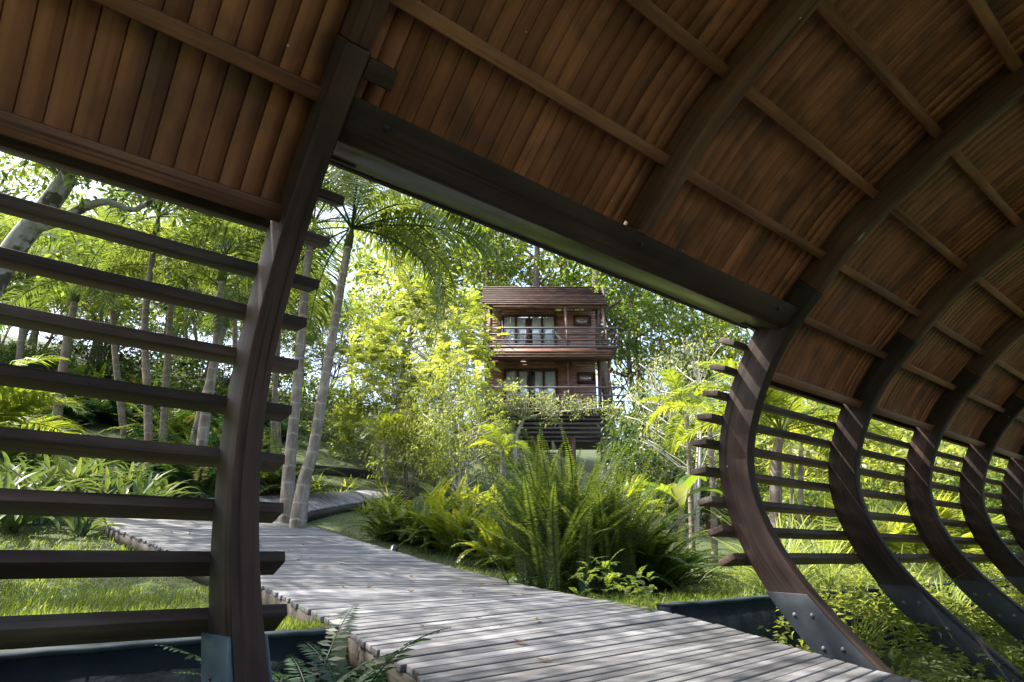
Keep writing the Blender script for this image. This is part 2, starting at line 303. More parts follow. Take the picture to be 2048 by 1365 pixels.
# steel shoes
def circ(m,c,ax,r,h,sides=10):
    c=np.asarray(c,float); ax=np.asarray(ax,float)
    tube(m,[c,c+ax*h*.8,c+ax*h],[r,r,r*.8],sides)
for i in RIBS:
    if i==1: continue
    x=XR[i]; m=M()
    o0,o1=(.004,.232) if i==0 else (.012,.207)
    for x0,x1 in ((x-.013,x-.0035),(x+TH+.0035,x+TH+.013)):
        k=16
        si=np.linspace(s_of(-81),s_of(-36.6),k); so=np.linspace(s_of(-81),s_of(-31.0),k)
        a,_=PP(si,o0); b,_=PP(so,o1)
        V=np.stack([np.column_stack([np.full(k,xx),yz]) for yz,xx in ((a,x0),(a,x1),(b,x1),(b,x0))],1)
        ii=np.arange(k-1)[:,None]*4; j=np.arange(4)[None]; kk=(j+1)%4
        m.add(V,[np.stack([ii+j,ii+kk,ii+4+kk,ii+4+j],-1).reshape(-1,4)[:,::-1],np.array([[0,1,2,3]]),np.array([[3,2,1,0]])+4*(k-1)])
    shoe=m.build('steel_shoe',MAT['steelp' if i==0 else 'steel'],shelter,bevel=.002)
    for pa,pb in ((-37.9,-40.3),(-45.97,-48.57),(-53.9,-56.3)):
        for a,of in ((pa,.149),(pb,.071)):
            p,_=PP(s_of(a),of); mb=M()
            circ(mb,(x-.0128,p[0,0],p[0,1]),(-1,0,0),.0135,.002,14); circ(mb,(x-.0148,p[0,0],p[0,1]),(-1,0,0),.0085,.006,6)
            mb.build('bolt',MAT['bolt'],shoe)
# slats
rows=[31.3,25.3,18.6,12.0,6.2,.6,-5.0,-11.0,-17.0,-23.1,-29.4]
def slat(x0,x1,a,w=.114,t=.036):
    m=M(); A=R(a); e=np.array([0,math.cos(A),math.sin(A)]); n=np.array([0,-math.sin(A),math.cos(A)])
    p,_=PP(s_of(a),.2035); c=np.array([(x0+x1)/2,p[0,0],p[0,1]])+e*w/2
    seg=int((x1-x0)/.25)+1; xs=np.linspace(x0,x1,seg+1); wob=_rg.normal(0,.0012,(seg+1,2))
    V=[];g=[];off=_rg.uniform(0,30,3)
    for X,(w1,w2) in zip(xs,wob):
        for u,v in ((-1,-1),(1,-1),(1,1),(-1,1)):
            V.append(np.array([X,c[1],c[2]])+e*(u*w/2)+n*(v*t/2+w1)+e*0*w2); g.append((u*w/2+off[0],v*t/2+off[1],X+off[2]))
    i=np.arange(seg)[:,None]*4; j=np.arange(4)[None]; k=(j+1)%4
    m.add(V,[np.stack([i+j,i+k,i+4+k,i+4+j],-1).reshape(-1,4),np.array([[3,2,1,0]]),np.array([[0,1,2,3]])+4*seg],g,_rg.random())
    return m.build('slat',MAT['slat'],shelter,bevel=.003)
for k,a in enumerate(rows):
    slat(XR[-2]-.3,.730+_rg.uniform(-.006,.006),a)
    if k<10: slat(3.375+_rg.uniform(-.02,.01),XR[9]+.3,a)
# purlins, trims, roof panels
sp=[s_of(39),s_of(57.6),s_of(76.0),s_of(91.8)]
step=sp[3]-sp[2]
while sp[-1]+step<SEND-.2: sp.append(sp[-1]+step)
def along_x(m,s,o0,o1,tw,x0,x1,rnd=None):
    p,n=PP(s,(o0+o1)/2); n=n[0]; t=np.array([-n[1],n[0]])
    box(m,((x0+x1)/2,p[0,0],p[0,1]),((x1-x0)/2,0,0),(0,*(n*(o1-o0)/2)),(0,*(t*tw/2)),0,rnd)
BW=.0672
for i in RIBS[:-1]:
    x0,x1=XR[i]+TH+.001,XR[i+1]-.001; door=i in (0,1)
    for k,s in enumerate(sp):
        if door and k==0: continue
        m=M(); along_x(m,s,.088,.135,.051,x0,x1); m.build('purlin',MAT['purlin'],shelter,bevel=.004)
    if not door:
        m=M(); along_x(m,s_of(20.6),.062,.15,.062,x0,x1); m.build('edge_trim',MAT['trim'],shelter,bevel=.004)
    # boarded panel: each board is a raised strip with chamfered edges, then the outer skin
    m=M(); sa=s_of(39.5) if door else s_of(20.0); s=ss(sa,SEND-.05,.07); n=len(s)
    nb=int(round((x1-x0)/BW)); bw=(x1-x0)/nb
    for b in range(nb):
        xa=x0+b*bw; rnd=_rg.random(); dz=_rg.uniform(0,.0008); off=_rg.uniform(0,40,3)
        cs=[(xa,.1545),(xa+.0030,.1435+dz),(xa+bw-.0030,.1435+dz),(xa+bw,.1545)]
        V=np.stack([np.column_stack([np.full(n,X),PP(s,o)[0]]) for X,o in cs],1)
        g=np.stack([np.column_stack([np.full(n,X-xa+off[0]),np.full(n,off[1]),s+off[2]]) for X,o in cs],1)
        ii=np.arange(n-1)[:,None]*4; j=np.arange(3)[None]
        F=np.stack([ii+j,ii+4+j,ii+5+j,ii+1+j],-1).reshape(-1,4)
        m.add(V,F,g,rnd)
    panel=m.build('roof_panel',MAT['board'],shelter)
    m=M(); sweep(m,ss(sa,SEND-.02,.12),.16,.21 if not door else .206,x0-.02,x1+.02); m.build('roof_covering',MAT['skin'],panel)
# header over the opening (between rib 0 and rib 2)
hx0,hx1=XR[0]+TH+.006,XR[2]-.004
pi,_=PP(s_of(36.5),.014); pt,_=PP(s_of(41.6),.014)
def quadprism(m,pts,x0,x1):
    V=[(x0,*p) for p in pts]+[(x1,*p) for p in pts]; k=len(pts)
    c=np.mean(pts,0); off=_rg.uniform(0,20,3)
    g=[(p[0]+off[0],p[1]+off[1],x0+off[2]) for p in pts]+[(p[0]+off[0],p[1]+off[1],x1+off[2]) for p in pts]
    m.add(V,[np.array([[j,(j+1)%k,k+(j+1)%k,k+j] for j in range(k)]),np.array([list(range(k))[::-1]]),np.array([list(range(k,2*k))])],g,_rg.random())
def dirp(psi,y): return np.array([y,y*math.tan(R(psi))])
bi=pi[0]; ti=pt[0]; psi_b=math.degrees(math.atan2(bi[1],bi[0]))
b2=bi+np.array([.055,-.020]); t2=ti+np.array([.055,.030])
m=M(); quadprism(m,[bi,b2,t2,ti],hx0,hx1); header=m.build('header_beam',MAT['header'],shelter,bevel=.004)
hn=np.array([-(ti-bi)[1],(ti-bi)[0]]); hn/=np.linalg.norm(hn); hn=hn if hn[0]<0 else -hn
for hx in (.72,2.05,3.3):
    hc_=(bi+ti)/2+hn*.0005; mb=M(); circ(mb,(hx,*hc_),(0,*hn),.013,.003,12); circ(mb,(hx,*(hc_+hn*.003)),(0,*hn),.008,.006,6); mb.build('bolt',MAT['black'],header)
yo=b2[0]+.22; zo=yo*math.tan(R(36.2))
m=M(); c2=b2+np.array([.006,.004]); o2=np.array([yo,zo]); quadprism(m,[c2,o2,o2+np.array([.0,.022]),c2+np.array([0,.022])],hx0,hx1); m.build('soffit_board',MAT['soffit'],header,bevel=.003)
m=M(); quadprism(m,[o2+np.array([.001,.0]),o2+np.array([.024,-.004]),o2+np.array([.02,.20]),o2+np.array([-.02,.21])],hx0,hx1); m.build('outer_fascia',MAT['header'],header)
m=M(); p,n=PP(s_of(46.2),.05); n=n[0]; t=np.array([-n[1],n[0]]); box(m,(XR[0]+TH+.055,p[0,0],p[0,1]),(.05,0,0),(0,*(n*.055)),(0,*(t*.034)),0); m.build('end_block',MAT['rib'],shelter,bevel=.005)

# dry leaf stuck on the underside of the third rib
m=M(); k=9; tt=np.linspace(0,1,k); wd=.011*np.sin(np.pi*np.clip(tt*1.35-.35,0,1))**.8+.0012
p,n=PP(s_of(64.0)+np.linspace(0,.085,k),-.004)
V=[];
for q in range(k):
    for sg in (-1,0,1): V.append((XR[2]+.018+sg*wd[q],p[q,0]-n[q,0]*.004*(sg!=0),p[q,1]-n[q,1]*.004*(sg!=0)))
F=[[3*q+a,3*q+a+1,3*q+a+4,3*q+a+3] for q in range(k-1) for a in (0,1)]
m.add(V,np.array(F),None,.9); tag(m.build('dry_leaf',MAT['dead']),'small dry beige leaf stuck to the underside of the curved roof rib','leaf')

# ------------------------------------------------------------------ terrain and boardwalk
ZDY=[(-6,-.43),(0,-.41),(2.0,-.385),(2.7,-.30),(5,-.19),(6.2,-.05),(7,.07),(7.7,.2),(8.6,.35),(10,.65),(11,.88),(12,1.13),(14,1.7),(18,3.0)]
GY=[(2.72,-.335),(4,-.36),(5,-.34),(6.2,-.22),(7,-.10),(7.7,.04),(8.6,.2),(10,.47),(11,.70),(12,.93),(14,1.5),(18,2.85),(22.4,4.5),(30,7.5),(45,12),(80,22),(140,34)]
def zd(y): return np.interp(y,[a for a,_ in ZDY],[b for _,b in ZDY])
def zg(x,y):
    x=np.asarray(x,float); y=np.asarray(y,float)
    z=np.interp(y,[a for a,_ in GY],[b for _,b in GY])
    far=np.clip((x-9)/16,0,1)*np.clip((y-6)/10,0,1)
    z=z-far*np.clip(z,0,6)*.25+.03*np.sin(x*1.3+.7*y)*np.clip((y-3)/4,0,1)
    inn=-.86+.05*np.sin(x*2.1)+.03*np.sin(y*3+x)
    return np.where(y<2.70,inn,z)
def gp(px,H):
    z=0.
    for _ in range(12):
        D=H*math.cos(PITCH)+z*math.sin(PITCH); lx=(px-1024)*D/F_PX
        P=FH*H+RT*lx; z=float(zg(P[0],P[1]))
    return np.array([P[0],P[1],z])
def on_surface(px,py,fn):
    d=ray(px,py); t=np.linspace(.5,40,8000); y=d[1]*t; z=d[2]*t; e=z-fn(y); i=np.where((e[:-1]>0)&(e[1:]<=0)|(e[:-1]<0)&(e[1:]>=0))[0]
    k=i[0] if len(i) else np.abs(e).argmin()
    return d*t[k]
# ground sheet
def grid_mesh(name,xs,ys,fn,mat,kind='structure'):
    X,Y=np.meshgrid(xs,ys); Z=fn(X,Y); m=M(); nx=len(xs)
    i=np.arange(len(ys)-1)[:,None]*nx+np.arange(nx-1)[None]
    m.add(np.stack([X,Y,Z],-1),np.stack([i,i+1,i+nx+1,i+nx],-1).reshape(-1,4))
    return tag(m.build(name,mat,None,True),kind=kind)
gm=simple('lawn_soil',(.018,.026,.009),.95,noise=[(.042,.060,.015),(.060,.060,.026)],nscale=2.2,bump=.4)
xs=np.concatenate([np.linspace(-160,-12,12),np.linspace(-10,30,60),np.linspace(33,200,14)])
ys=np.concatenate([[-140,-60,-25,-10],np.linspace(-6,2.55,14),[2.695,2.705],np.linspace(2.8,16,46),np.linspace(17,45,24),np.linspace(50,140,8)])
grid_mesh('ground',xs,ys,zg,gm)
# boardwalk: paired edge points (outer/left, inner/right)
L2=lambda px,py: on_surface(px,py,zd)
Lp=[np.array([.62,-1.6,zd(-1.6)]),np.array([.66,0,zd(0)]),np.array([.80,.9,zd(.9)])]+[L2(*p) for p in ((870,1365),(760,1290),(640,1225),(520,1165),(400,1122),(330,1096),(270,1070),(222,1047),(235,1024),(300,1006),(410,998),(515,993),(600,988),(690,984))]
Rp=[np.array([2.0,-1.6,zd(-1.6)]),np.array([2.2,.1,zd(.1)]),np.array([2.55,1.10,zd(1.1)])]+[L2(*p) for p in ((1480,1264),(1300,1218),(1130,1188),(1000,1160),(860,1124),(760,1095),(670,1068),(600,1049),(570,1043),(566,1039),(574,1034),(590,1028),(640,1017),(735,1000))]
pn=Rp[-1]+(Rp[-1]-Rp[-2])*1.2; Lp.append(Lp[-1]+(Lp[-1]-Lp[-2])*1.0+np.array([.3,.3,0])); Rp.append(pn)
for P in (Lp,Rp):
    for q in P: q[2]=zd(q[1])
def smooth(P,n=700):
    P=np.array(P); k=len(P); out=[]
    for t in np.linspace(0,k-1.0001,n):
        i=int(t); u=t-i; a=P[max(i-1,0)];b=P[i];c=P[min(i+1,k-1)];d=P[min(i+2,k-1)]
        out.append(.5*((2*b)+(c-a)*u+(2*a-5*b+4*c-d)*u*u+(3*b-a-3*c+d)*u**3))
    return np.array(out)
Ls,Rs=smooth(Lp),smooth(Rp); mid=(Ls*.5+Rs*.5); al=np.concatenate([[0],np.cumsum(np.linalg.norm(np.diff(mid,axis=0),axis=1))])
def edge(A,l): return np.stack([np.interp(l,al,A[:,k]) for k in range(3)],-1)
m=M(); pit=.078; nn=int(al[-1]/pit)
for k in range(nn):
    a,b=k*pit+.006,(k+1)*pit-.006
    p=[edge(Ls,a),edge(Rs,a),edge(Rs,b),edge(Ls,b)]
    ex=(p[1]-p[0]); ex/=np.linalg.norm(ex); e0,e1=_rg.uniform(-.012,.012,2)
    p[0]=p[0]+ex*(e0-.03);p[3]=p[3]+ex*(e0-.03);p[1]=p[1]+ex*(e1+.03);p[2]=p[2]+ex*(e1+.03)
    dz=_rg.uniform(-.002,.002); V=[q+np.array([0,0,dz-.026]) for q in p]+[q+np.array([0,0,dz]) for q in p]
    W=np.linalg.norm(p[1]-p[0]); off=_rg.uniform(0,40,3)
    g=[(0,0,0),(0,0,W),(pit,0,W),(pit,0,0),(0,.03,0),(0,.03,W),(pit,.03,W),(pit,.03,0)]
    m.add(V,np.array(BOXF),np.array(g)+off,_rg.random())
bw=m.build('boardwalk',MAT['deck'],bevel=.003); tag(bw,kind='structure')
for A,sgn in ((Ls,-1),(Rs,1)):
    m=M(); q=A[::6].copy(); o=(Ls if sgn>0 else Rs)[::6]; n=len(q)
    out=unit(q-o); out[:,2]=0
    V=np.stack([q+out*-.005+[0,0,-.028],q+out*.03+[0,0,-.028],q+out*.03+[0,0,-.16],q-out*.005+[0,0,-.16]],1)
    l=np.concatenate([[0],np.cumsum(np.linalg.norm(np.diff(q,axis=0),axis=1))])
    g=np.stack([np.column_stack([np.full(n,u),np.full(n,v),l]) for u,v in ((0,0),(.03,0),(.03,.13),(0,.13))],1)
    i=np.arange(n-1)[:,None]*4; j=np.arange(4)[None]; k=(j+1)%4
    m.add(V,[np.stack([i+j,i+k,i+4+k,i+4+j],-1).reshape(-1,4),np.array([[0,1,2,3]]),np.array([[3,2,1,0]])+4*(n-1)],g,.5)
    m.build('edge_joist',MAT['fascia'],bw)
m=M()
for l in np.arange(1.0,al[-1],1.3):
    for A,f in ((Ls,.12),(Rs,.12)):
        o=Rs if A is Ls else Ls
        p=edge(A,l)*(1-f)+edge(o,l)*f; gz=float(zg(p[0],p[1]))-.05
        if p[2]-.05>gz: box(m,(p[0],p[1],(p[2]-.03+gz)/2),(.045,0,0),(0,.045,0),(0,0,(p[2]-.03-gz)/2),2)
m.build('support_post',MAT['fascia'],bw)
def deck_contains(x,y,mar=.1):
    P=np.concatenate([Ls[::8],Rs[::-8]])[:,:2]; x=np.asarray(x);y=np.asarray(y); ins=np.zeros(x.shape,bool)
    for a,b in zip(P,np.roll(P,-1,0)):
        c=((a[1]>y)!=(b[1]>y))&(x<(b[0]-a[0])*(y-a[1])/(b[1]-a[1]+1e-12)+a[0]); ins^=c
    return ins
# retaining walls
def wall(x0,x1,label):
    t=empty('retaining_wall',((x0+x1)/2,2.6,-.86)); tag(t,label,'retaining wall')
    m=M(); n=int((x1-x0)/.12)+2; xs=np.linspace(x0,x1,n); zt=-.305+.002*np.sin(xs*3)+_rg.normal(0,.0015,n)
    cx=(x0+x1)/2
    def strip(mm,y0,y1,za,zb):
        V=np.stack([np.column_stack([xs-cx,np.full(n,yy-2.6),zz+.86]) for yy,zz in ((y0,za),(y1,za),(y1,zb),(y0,zb))],1)
        i=np.arange(n-1)[:,None]*4; j=np.arange(4)[None]; k=(j+1)%4
        mm.add(V,[np.stack([i+j,i+k,i+4+k,i+4+j],-1).reshape(-1,4),np.array([[3,2,1,0]]),np.array([[0,1,2,3]])+4*(n-1)])
    strip(m,2.60,2.70,np.full(n,-1.1),zt); m.build('wall_face',MAT['wall'],t)
    m=M(); strip(m,2.592,2.71,zt+.001,zt+.016); m.build('wall_top',MAT['wallcap'],t)
wall(-4.0,1.12,'low dark blue-black retaining wall below the slats left of the boardwalk')
wall(3.32,15.0,'low dark blue-black retaining wall behind the curved ribs right of the boardwalk')

# ------------------------------------------------------------------ house on the hill
HH=30.0
hb=gp(1095,HH); HZ=hb[2]; hc=float(hb@RT)
house=empty('tree_house',tuple(hb),math.atan2(RT[1],RT[0])); tag(house,'three storey brown timber house on posts with slatted roof and balconies among the trees','house')
def hp(px,py,dep=0.0):
    """pixel on the vertical plane dep metres behind the house front -> house coordinates (x right, y away, z up)"""
    d=ray(px,py); t=(HH+dep)/float(d@FH); p=d*t
    return np.array([float(p@RT)-hc,dep,p[2]-HZ])
def hbox(m,px0,py0,px1,py1,dep,thick,grain=None):
    a=hp(px0,py0,dep); b=hp(px1,py1,dep); lo=np.minimum(a,b); hi=np.maximum(a,b); c=(lo+hi)/2; h=(hi-lo)/2
    if grain is None: grain=0 if h[0]>h[2] else 2
    box(m,(c[0],dep+thick/2,c[2]),(max(h[0],.01),0,0),(0,thick/2,0),(0,0,max(h[2],.01)),grain)
def hbar(m,p0,p1,dep,w,d=None):
    a=hp(*p0,dep); b=hp(*p1,dep); bar(m,a,b,w,d or w,up=(0,1,0))
def part(name,mat,fn,parent=house,bevel=0):
    m=M(); fn(m); return m.build(name,MAT[mat],parent,bevel=bevel)
def siding(m,px0,px1,py0,py1,dep):
    a=hp(px0,py1,dep);b=hp(px1,py0,dep); n=max(1,int((b[2]-a[2])/.16)); h=(b[2]-a[2])/n
    for k in range(n): box(m,((a[0]+b[0])/2,dep+.05,a[2]+(k+.5)*h),((b[0]-a[0])/2,0,0),(0,.05-.004*(k%2),0),(0,0,h*.46),0)
    box(m,((a[0]+b[0])/2,dep+.13,(a[2]+b[2])/2),((b[0]-a[0])/2,0,0),(0,.05,0),(0,0,(b[2]-a[2])/2-.01),0)
WD=1.4
# upper storey
part('wall','house',lambda m:(siding(m,972,1004,622,700,WD),siding(m,1112,1192,622,700,WD),siding(m,1004,1112,618,631,WD)))
def side_walls(m):
    for px,(ya,yb) in ((975,(622,700)),(1190,(622,700))):
        a=hp(px,yb,WD);b=hp(px,ya,WD); box(m,(a[0],WD+2.2,(a[2]+b[2])/2),(.06,0,0),(0,2.0,0),(0,0,(b[2]-a[2])/2),1)
    a=hp(975,700,WD);b=hp(1190,622,WD); box(m,((a[0]+b[0])/2,WD+4.2,(a[2]+b[2])/2),((b[0]-a[0])/2,0,0),(0,.06,0),(0,0,(b[2]-a[2])/2),0)
part('wall','house',side_walls)
def window(px0,py0,px1,py1,dep,panes,curt,fr=.055,name='window'):
    def frame(m):
        a=hp(px0,py1,dep);b=hp(px1,py0,dep)
        for x in [a[0]+ (b[0]-a[0])*k/panes for k in range(panes+1)]: box(m,(x,dep+.0,(a[2]+b[2])/2),(fr,0,0),(0,.05,0),(0,0,(b[2]-a[2])/2),2)
        for z in (a[2],b[2]): box(m,((a[0]+b[0])/2,dep+.002,z),((b[0]-a[0])/2+fr,0,0),(0,.054,0),(0,0,fr),0)
    w=part(name,'houseframe',frame)
    a=hp(px0,py1,dep);b=hp(px1,py0,dep); pw=(b[0]-a[0])/panes
    for k in range(panes):
        x0=a[0]+pw*k+fr;x1=a[0]+pw*(k+1)-fr; z0,z1=a[2]+fr,b[2]-fr
        m=M(); box(m,((x0+x1)/2,dep+.02,(z0+z1)/2),((x1-x0)/2-.001,0,0),(0,.004,0),(0,0,(z1-z0)/2-.001)); m.build('pane',MAT['glassy'],w)
        c=curt[k]
        if c:
            m=M(); xa,xb=x0+(x1-x0)*c[0],x0+(x1-x0)*c[1]; n=18; X=np.linspace(xa,xb,n); Y=dep+.07+.02*np.sin(np.arange(n)*1.9)
            V=np.concatenate([np.column_stack([X,Y,np.full(n,z0)]),np.column_stack([X,Y,np.full(n,z1-.04)])]); i=np.arange(n-1)
            m.add(V,np.stack([i,i+1,i+1+n,i+n],-1)); m.build('curtain',MAT['curtain'],w,True)
    m=M(); box(m,((a[0]+b[0])/2,dep+.3,(a[2]+b[2])/2),((b[0]-a[0])/2-.01,0,0),(0,.004,0),(0,0,(b[2]-a[2])/2-.01)); m.build('dark_interior',MAT['shade'],w)
    return w
def glassmat():
    m,nt,N,Lk=newmat('window_glass'); out=N.new('ShaderNodeOutputMaterial'); g=N.new('ShaderNodeBsdfGlossy'); g.inputs['Roughness'].default_value=.22; g.inputs['Color'].default_value=(.9,.95,1,1)
    t=N.new('ShaderNodeBsdfTransparent'); mx=N.new('ShaderNodeMixShader'); mx.inputs[0].default_value=.22; Lk.new(t.outputs[0],mx.inputs[1]); Lk.new(g.outputs[0],mx.inputs[2]); Lk.new(mx.outputs[0],out.inputs[0]); return m
MAT['glassy']=glassmat()
window(1006,632,1110,694,WD-.04,4,[(0,1),(0,.75),(.2,1),(0,1)],name='glazed_doors')
window(1149,633,1180,651,WD-.04,1,[None],name='window')
part('corner_column','housepost',lambda m:[tube(m,[hp(px,700,.9),hp(px,616,.9)],.11,12) for px in (981,)])
part('corner_column','housepost',lambda m:[tube(m,[hp(px,700,.9),hp(px,616,.9)],.09,12) for px in (1194,)])
part('post','housepost',lambda m:hbar(m,(968,692),(970,612),.0,.12))
part('post','housepost',lambda m:hbar(m,(1136,692),(1129,609),.0,.12))
part('post','housepost',lambda m:hbar(m,(1215,692),(1203,609),.0,.13))
part('eaves_beam','housepost',lambda m:hbox(m,964,610,1212,616,-.05,.16))
def roofslats(m):
    n=9
    for k in range(n):
        u=k/(n-1); py=608-33*u; l=962+4*u; r=1213-8*u; dep=-.25+2.6*u**1.2
        a=hp(l,py,dep); b=hp(r,py,dep)
        box(m,((a[0]+b[0])/2,dep+.12,a[2]),((b[0]-a[0])/2,0,0),(0,.13,-.015),(0,0,.024),0)
part('roof_slats','roofslat',roofslats)
def roofdeck(m):
    a=hp(966,611,-.1);b=hp(1208,611,-.1);c=hp(1203,574,2.5);d=hp(968,574,2.5)
    e=c+np.array([0,2.4,.1]); f=d+np.array([0,2.4,.1]); th=np.array([0,.02,-.06]); q=np.array([0,.18,-.05])
    V=[a+q,b+q,c+q,d+q,e+q,f+q]; V=V+[v+th for v in V]
    m.add(V,np.array([[0,1,2,3],[3,2,4,5],[6,9,8,7],[9,11,10,8],[0,6,7,1],[1,7,8,2],[2,8,10,4],[5,11,9,3],[3,9,6,0],[4,10,11,5]]),None,.5)
part('roof','housedark',roofdeck)
part('roof_side','housedark',lambda m:hbar(m,(1212,612),(1204,577),1.2,.10,.5))
# balconies: (left, right, floor y, rail y list, post list)
def balcony(l,r,fy,rails,posts,bot):
    fl=part('balcony_floor','housedark',lambda m:(hbox(m,l,fy,r,fy+5,-.9,.12),hbox(m,l+2,fy+2,r-2,fy+5,-.78,2.3)))
    rl=part('railing','housedark',lambda m:[hbox(m,l,y-(1.6 if q==0 else .9),r,y+(1.6 if q==0 else .9),-.88,.07) for q,y in enumerate(rails)])
    for px in posts:
        m=M(); hbox(m,px-2,rails[0],px+2,fy,-.85,.08); m.build('railing_post',MAT['housedark'],rl)
    for px in (l+2,r-2):
        m=M()
        for q,y in enumerate(rails):
            a=hp(px,y,-.85); box(m,(a[0],.3,a[2]),(.03,0,0),(0,1.15,0),(0,0,.03),1)
        m.build('side_rail',MAT['housedark'],rl)
    return fl
balcony(939,1238,691,[656,668,680,688],[941,968,1052,1134,1213,1236],0)
part('slatted_fascia','housepost',lambda m:[hbox(m,955,y,1226,y+1.8,-.86+.05*k,.08) for k,y in enumerate((702,707.5,712.5))])
part('fascia_boards','house',lambda m:hbox(m,958,697.5,1222,712,-.74,.05))
part('lower_beam','housepost',lambda m:hbox(m,960,712,1227,717,-.3,.14))
# middle storey
part('wall','house',lambda m:(siding(m,1112,1190,722,822,WD),siding(m,972,1010,722,822,WD),siding(m,1010,1112,722,736,WD)))
def side2(m):
    for px in (975,1188):
        a=hp(px,822,WD);b=hp(px,722,WD); box(m,(a[0],WD+2.2,(a[2]+b[2])/2),(.06,0,0),(0,2.0,0),(0,0,(b[2]-a[2])/2),1)
part('wall','house',side2)
window(1010,740,1113,820,WD-.04,4,[(0,1),(0,.7),(.3,1),(0,1)],name='glazed_doors')
window(1157,747,1189,766,WD-.04,1,[(0,1)],name='window')
part('corner_column','housepost',lambda m:tube(m,[hp(1144,822,.7),hp(1139,722,.7)],.13,12))
part('corner_column','housepost',lambda m:tube(m,[hp(1201,822,.9),hp(1198,722,.9)],.10,12))
part('post','housepost',lambda m:hbar(m,(1138,816),(1136,716),.0,.11))
part('post','housepost',lambda m:hbar(m,(1221,816),(1217,716),.0,.11))
part('post','housepost',lambda m:hbar(m,(972,816),(970,716),.0,.11))
balcony(950,1250,816,[775,791,803],[952,1020,1080,1138,1221,1248],0)
# louvred skirt and stilts
part('louvred_skirt','housedark',lambda m:[hbox(m,1000-4*0,y,1224,y+4.5,-.5+.12*k,.16) for k,y in enumerate((828,836,845,854,863,872,880))])
part('underfloor','housedark',lambda m:hbox(m,962,826,1222,884,.9,2.5))
for px,dx in ((1145,2),(1205,4),(1010,-2),(1075,0)):
    part('stilt','housepost',lambda m:tube(m,[hp(px,874,.2),hp(px+dx,948,.2)],.15,12))
part('ground_railing','housedark',lambda m:[hbox(m,1060,y,1140,y+2.5,1.2,.08) for y in (888,897,906)])
# chairs on the balcony
def deckchair(px,lab,flip):
    t=hp(px,691,.0); Mz=house.matrix_basis
    base=hb+RT*t[0]+FH*.1+np.array([0,0,t[2]])
    o=empty('deck_chair',tuple(base),math.atan2(RT[1],RT[0])+(math.pi if flip else 0)); tag(o,lab,'deck chair')
    m=M(); 
    for y in (-.26,.26): bar(m,(-.45,y,.08),(.35,y,.78),.05,.03); bar(m,(-.1,y,.78-.45),(.35,y,.02),.05,.03)
    m.build('frame',MAT['purlin'],o)
    m=M(); q=[(-.42,.1),(-.2,.2),(.05,.35),(.34,.76)]
    V=[(x,y,z) for x,z in q for y in (-.23,.23)]; m.add(V,np.array([[0,1,3,2],[2,3,5,4],[4,5,7,6]])); m.build('canvas_seat',MAT['curtain'],o)
deckchair(1010,'wooden folding deck chair at the left end of the upper balcony',False)
deckchair(1124,'wooden folding deck chair by the middle post of the upper balcony',True)

# ------------------------------------------------------------------ plant generators
def rotz(a): c,s=math.cos(a),math.sin(a); return np.array([[c,-s,0],[s,c,0],[0,0,1]])
def arc(L,el0,droop,n,az=0.0,twist=0.0):
    """curve from the origin starting at elevation el0, bending down by droop radians along its length"""
    t=np.linspace(0,1,n); el=el0-droop*t**1.3; d=np.stack([np.cos(el),np.sin(el)],1); st=L/(n-1)
    xz=np.concatenate([[[0,0]],np.cumsum(d[:-1]*st,axis=0)]); a=az+twist*t
    P=np.stack([xz[:,0]*np.cos(a),xz[:,0]*np.sin(a),xz[:,1]],1); return P
def frond(m, rng, L, el0, droop, az, npair, lw, ll, ld=.7, twist=0.0, bare=.12, sweep_=.55, rr_=.012, two=True, rnd0=None, vee=.25):
    """pinnate frond added to m"""
    P=arc(L,el0,droop,24,az,twist); T=np.gradient(P,axis=0); T=unit(T)
    tube(m,P,np.linspace(rr_,rr_*.25,24),4,rng.uniform(.2,.6),cap=False)
    t=np.linspace(bare,1,npair)
    q=np.stack([np.interp(t,np.linspace(0,1,24),P[:,k]) for k in range(3)],1); tq=unit(np.stack([np.interp(t,np.linspace(0,1,24),T[:,k]) for k in range(3)],1))
    up=np.array([0,0,1.]); side=unit(np.cross(tq,up)+1e-6); nn=np.cross(side,tq)
    prof_=(np.sin(np.pi*np.clip(.16+.80*(t-bare)/(1-bare),0,1)))**.75
    base=rng.uniform(.2,.8) if rnd0 is None else rnd0
    for sg in (-1,1):
        k=len(t); sw=sweep_+.35*t+rng.normal(0,.07,k)
        d=unit(side*sg*np.cos(sw)[:,None]+tq*np.sin(sw)[:,None]+nn*(vee+rng.normal(0,.08,k))[:,None])
        l=ll*prof_*rng.uniform(.85,1.1,k); w=lw*(.4+.6*prof_)
        n0=unit(np.cross(d,np.cross(nn,d))+rng.normal(0,.15,(k,3)))
        rn=np.clip(base+rng.normal(0,.13,k),0,1 if base>1 else .8)
        if two:
            s=unit(np.cross(d,n0)); a=q; b=q+d*(l*.5)[:,None]; d2=unit(d-up*(ld*rng.uniform(.6,1.3,k))[:,None]); c=b+d2*(l*.5)[:,None]
            hw=(w*.5)[:,None]
            V=np.stack([a-s*hw*.5,a+s*hw*.5,b+s*hw,b-s*hw,c],1); i=np.arange(k)[:,None]*5
            m.add(V,[i+[0,1,2,3],i+[3,2,4]],None,np.repeat(rn,5))
        else:
            leaves(m,q,unit(d-up*ld*.35),n0,l,w,rn)
def ribbon(m,P,wid,up,rnd,vee=0.0):
    T=unit(np.gradient(P,axis=0)); s=unit(np.cross(T,up)); n=len(P); w=np.asarray(wid)[:,None]*.5; nn=np.cross(s,T)
    V=np.stack([P-s*w+nn*vee*w,P,P+s*w+nn*vee*w],1); i=np.arange(n-1)[:,None]*3+np.array([[0,1]]); i=i.reshape(-1,1)
    m.add(V,i+np.array([0,1,4,3]),None,rnd)
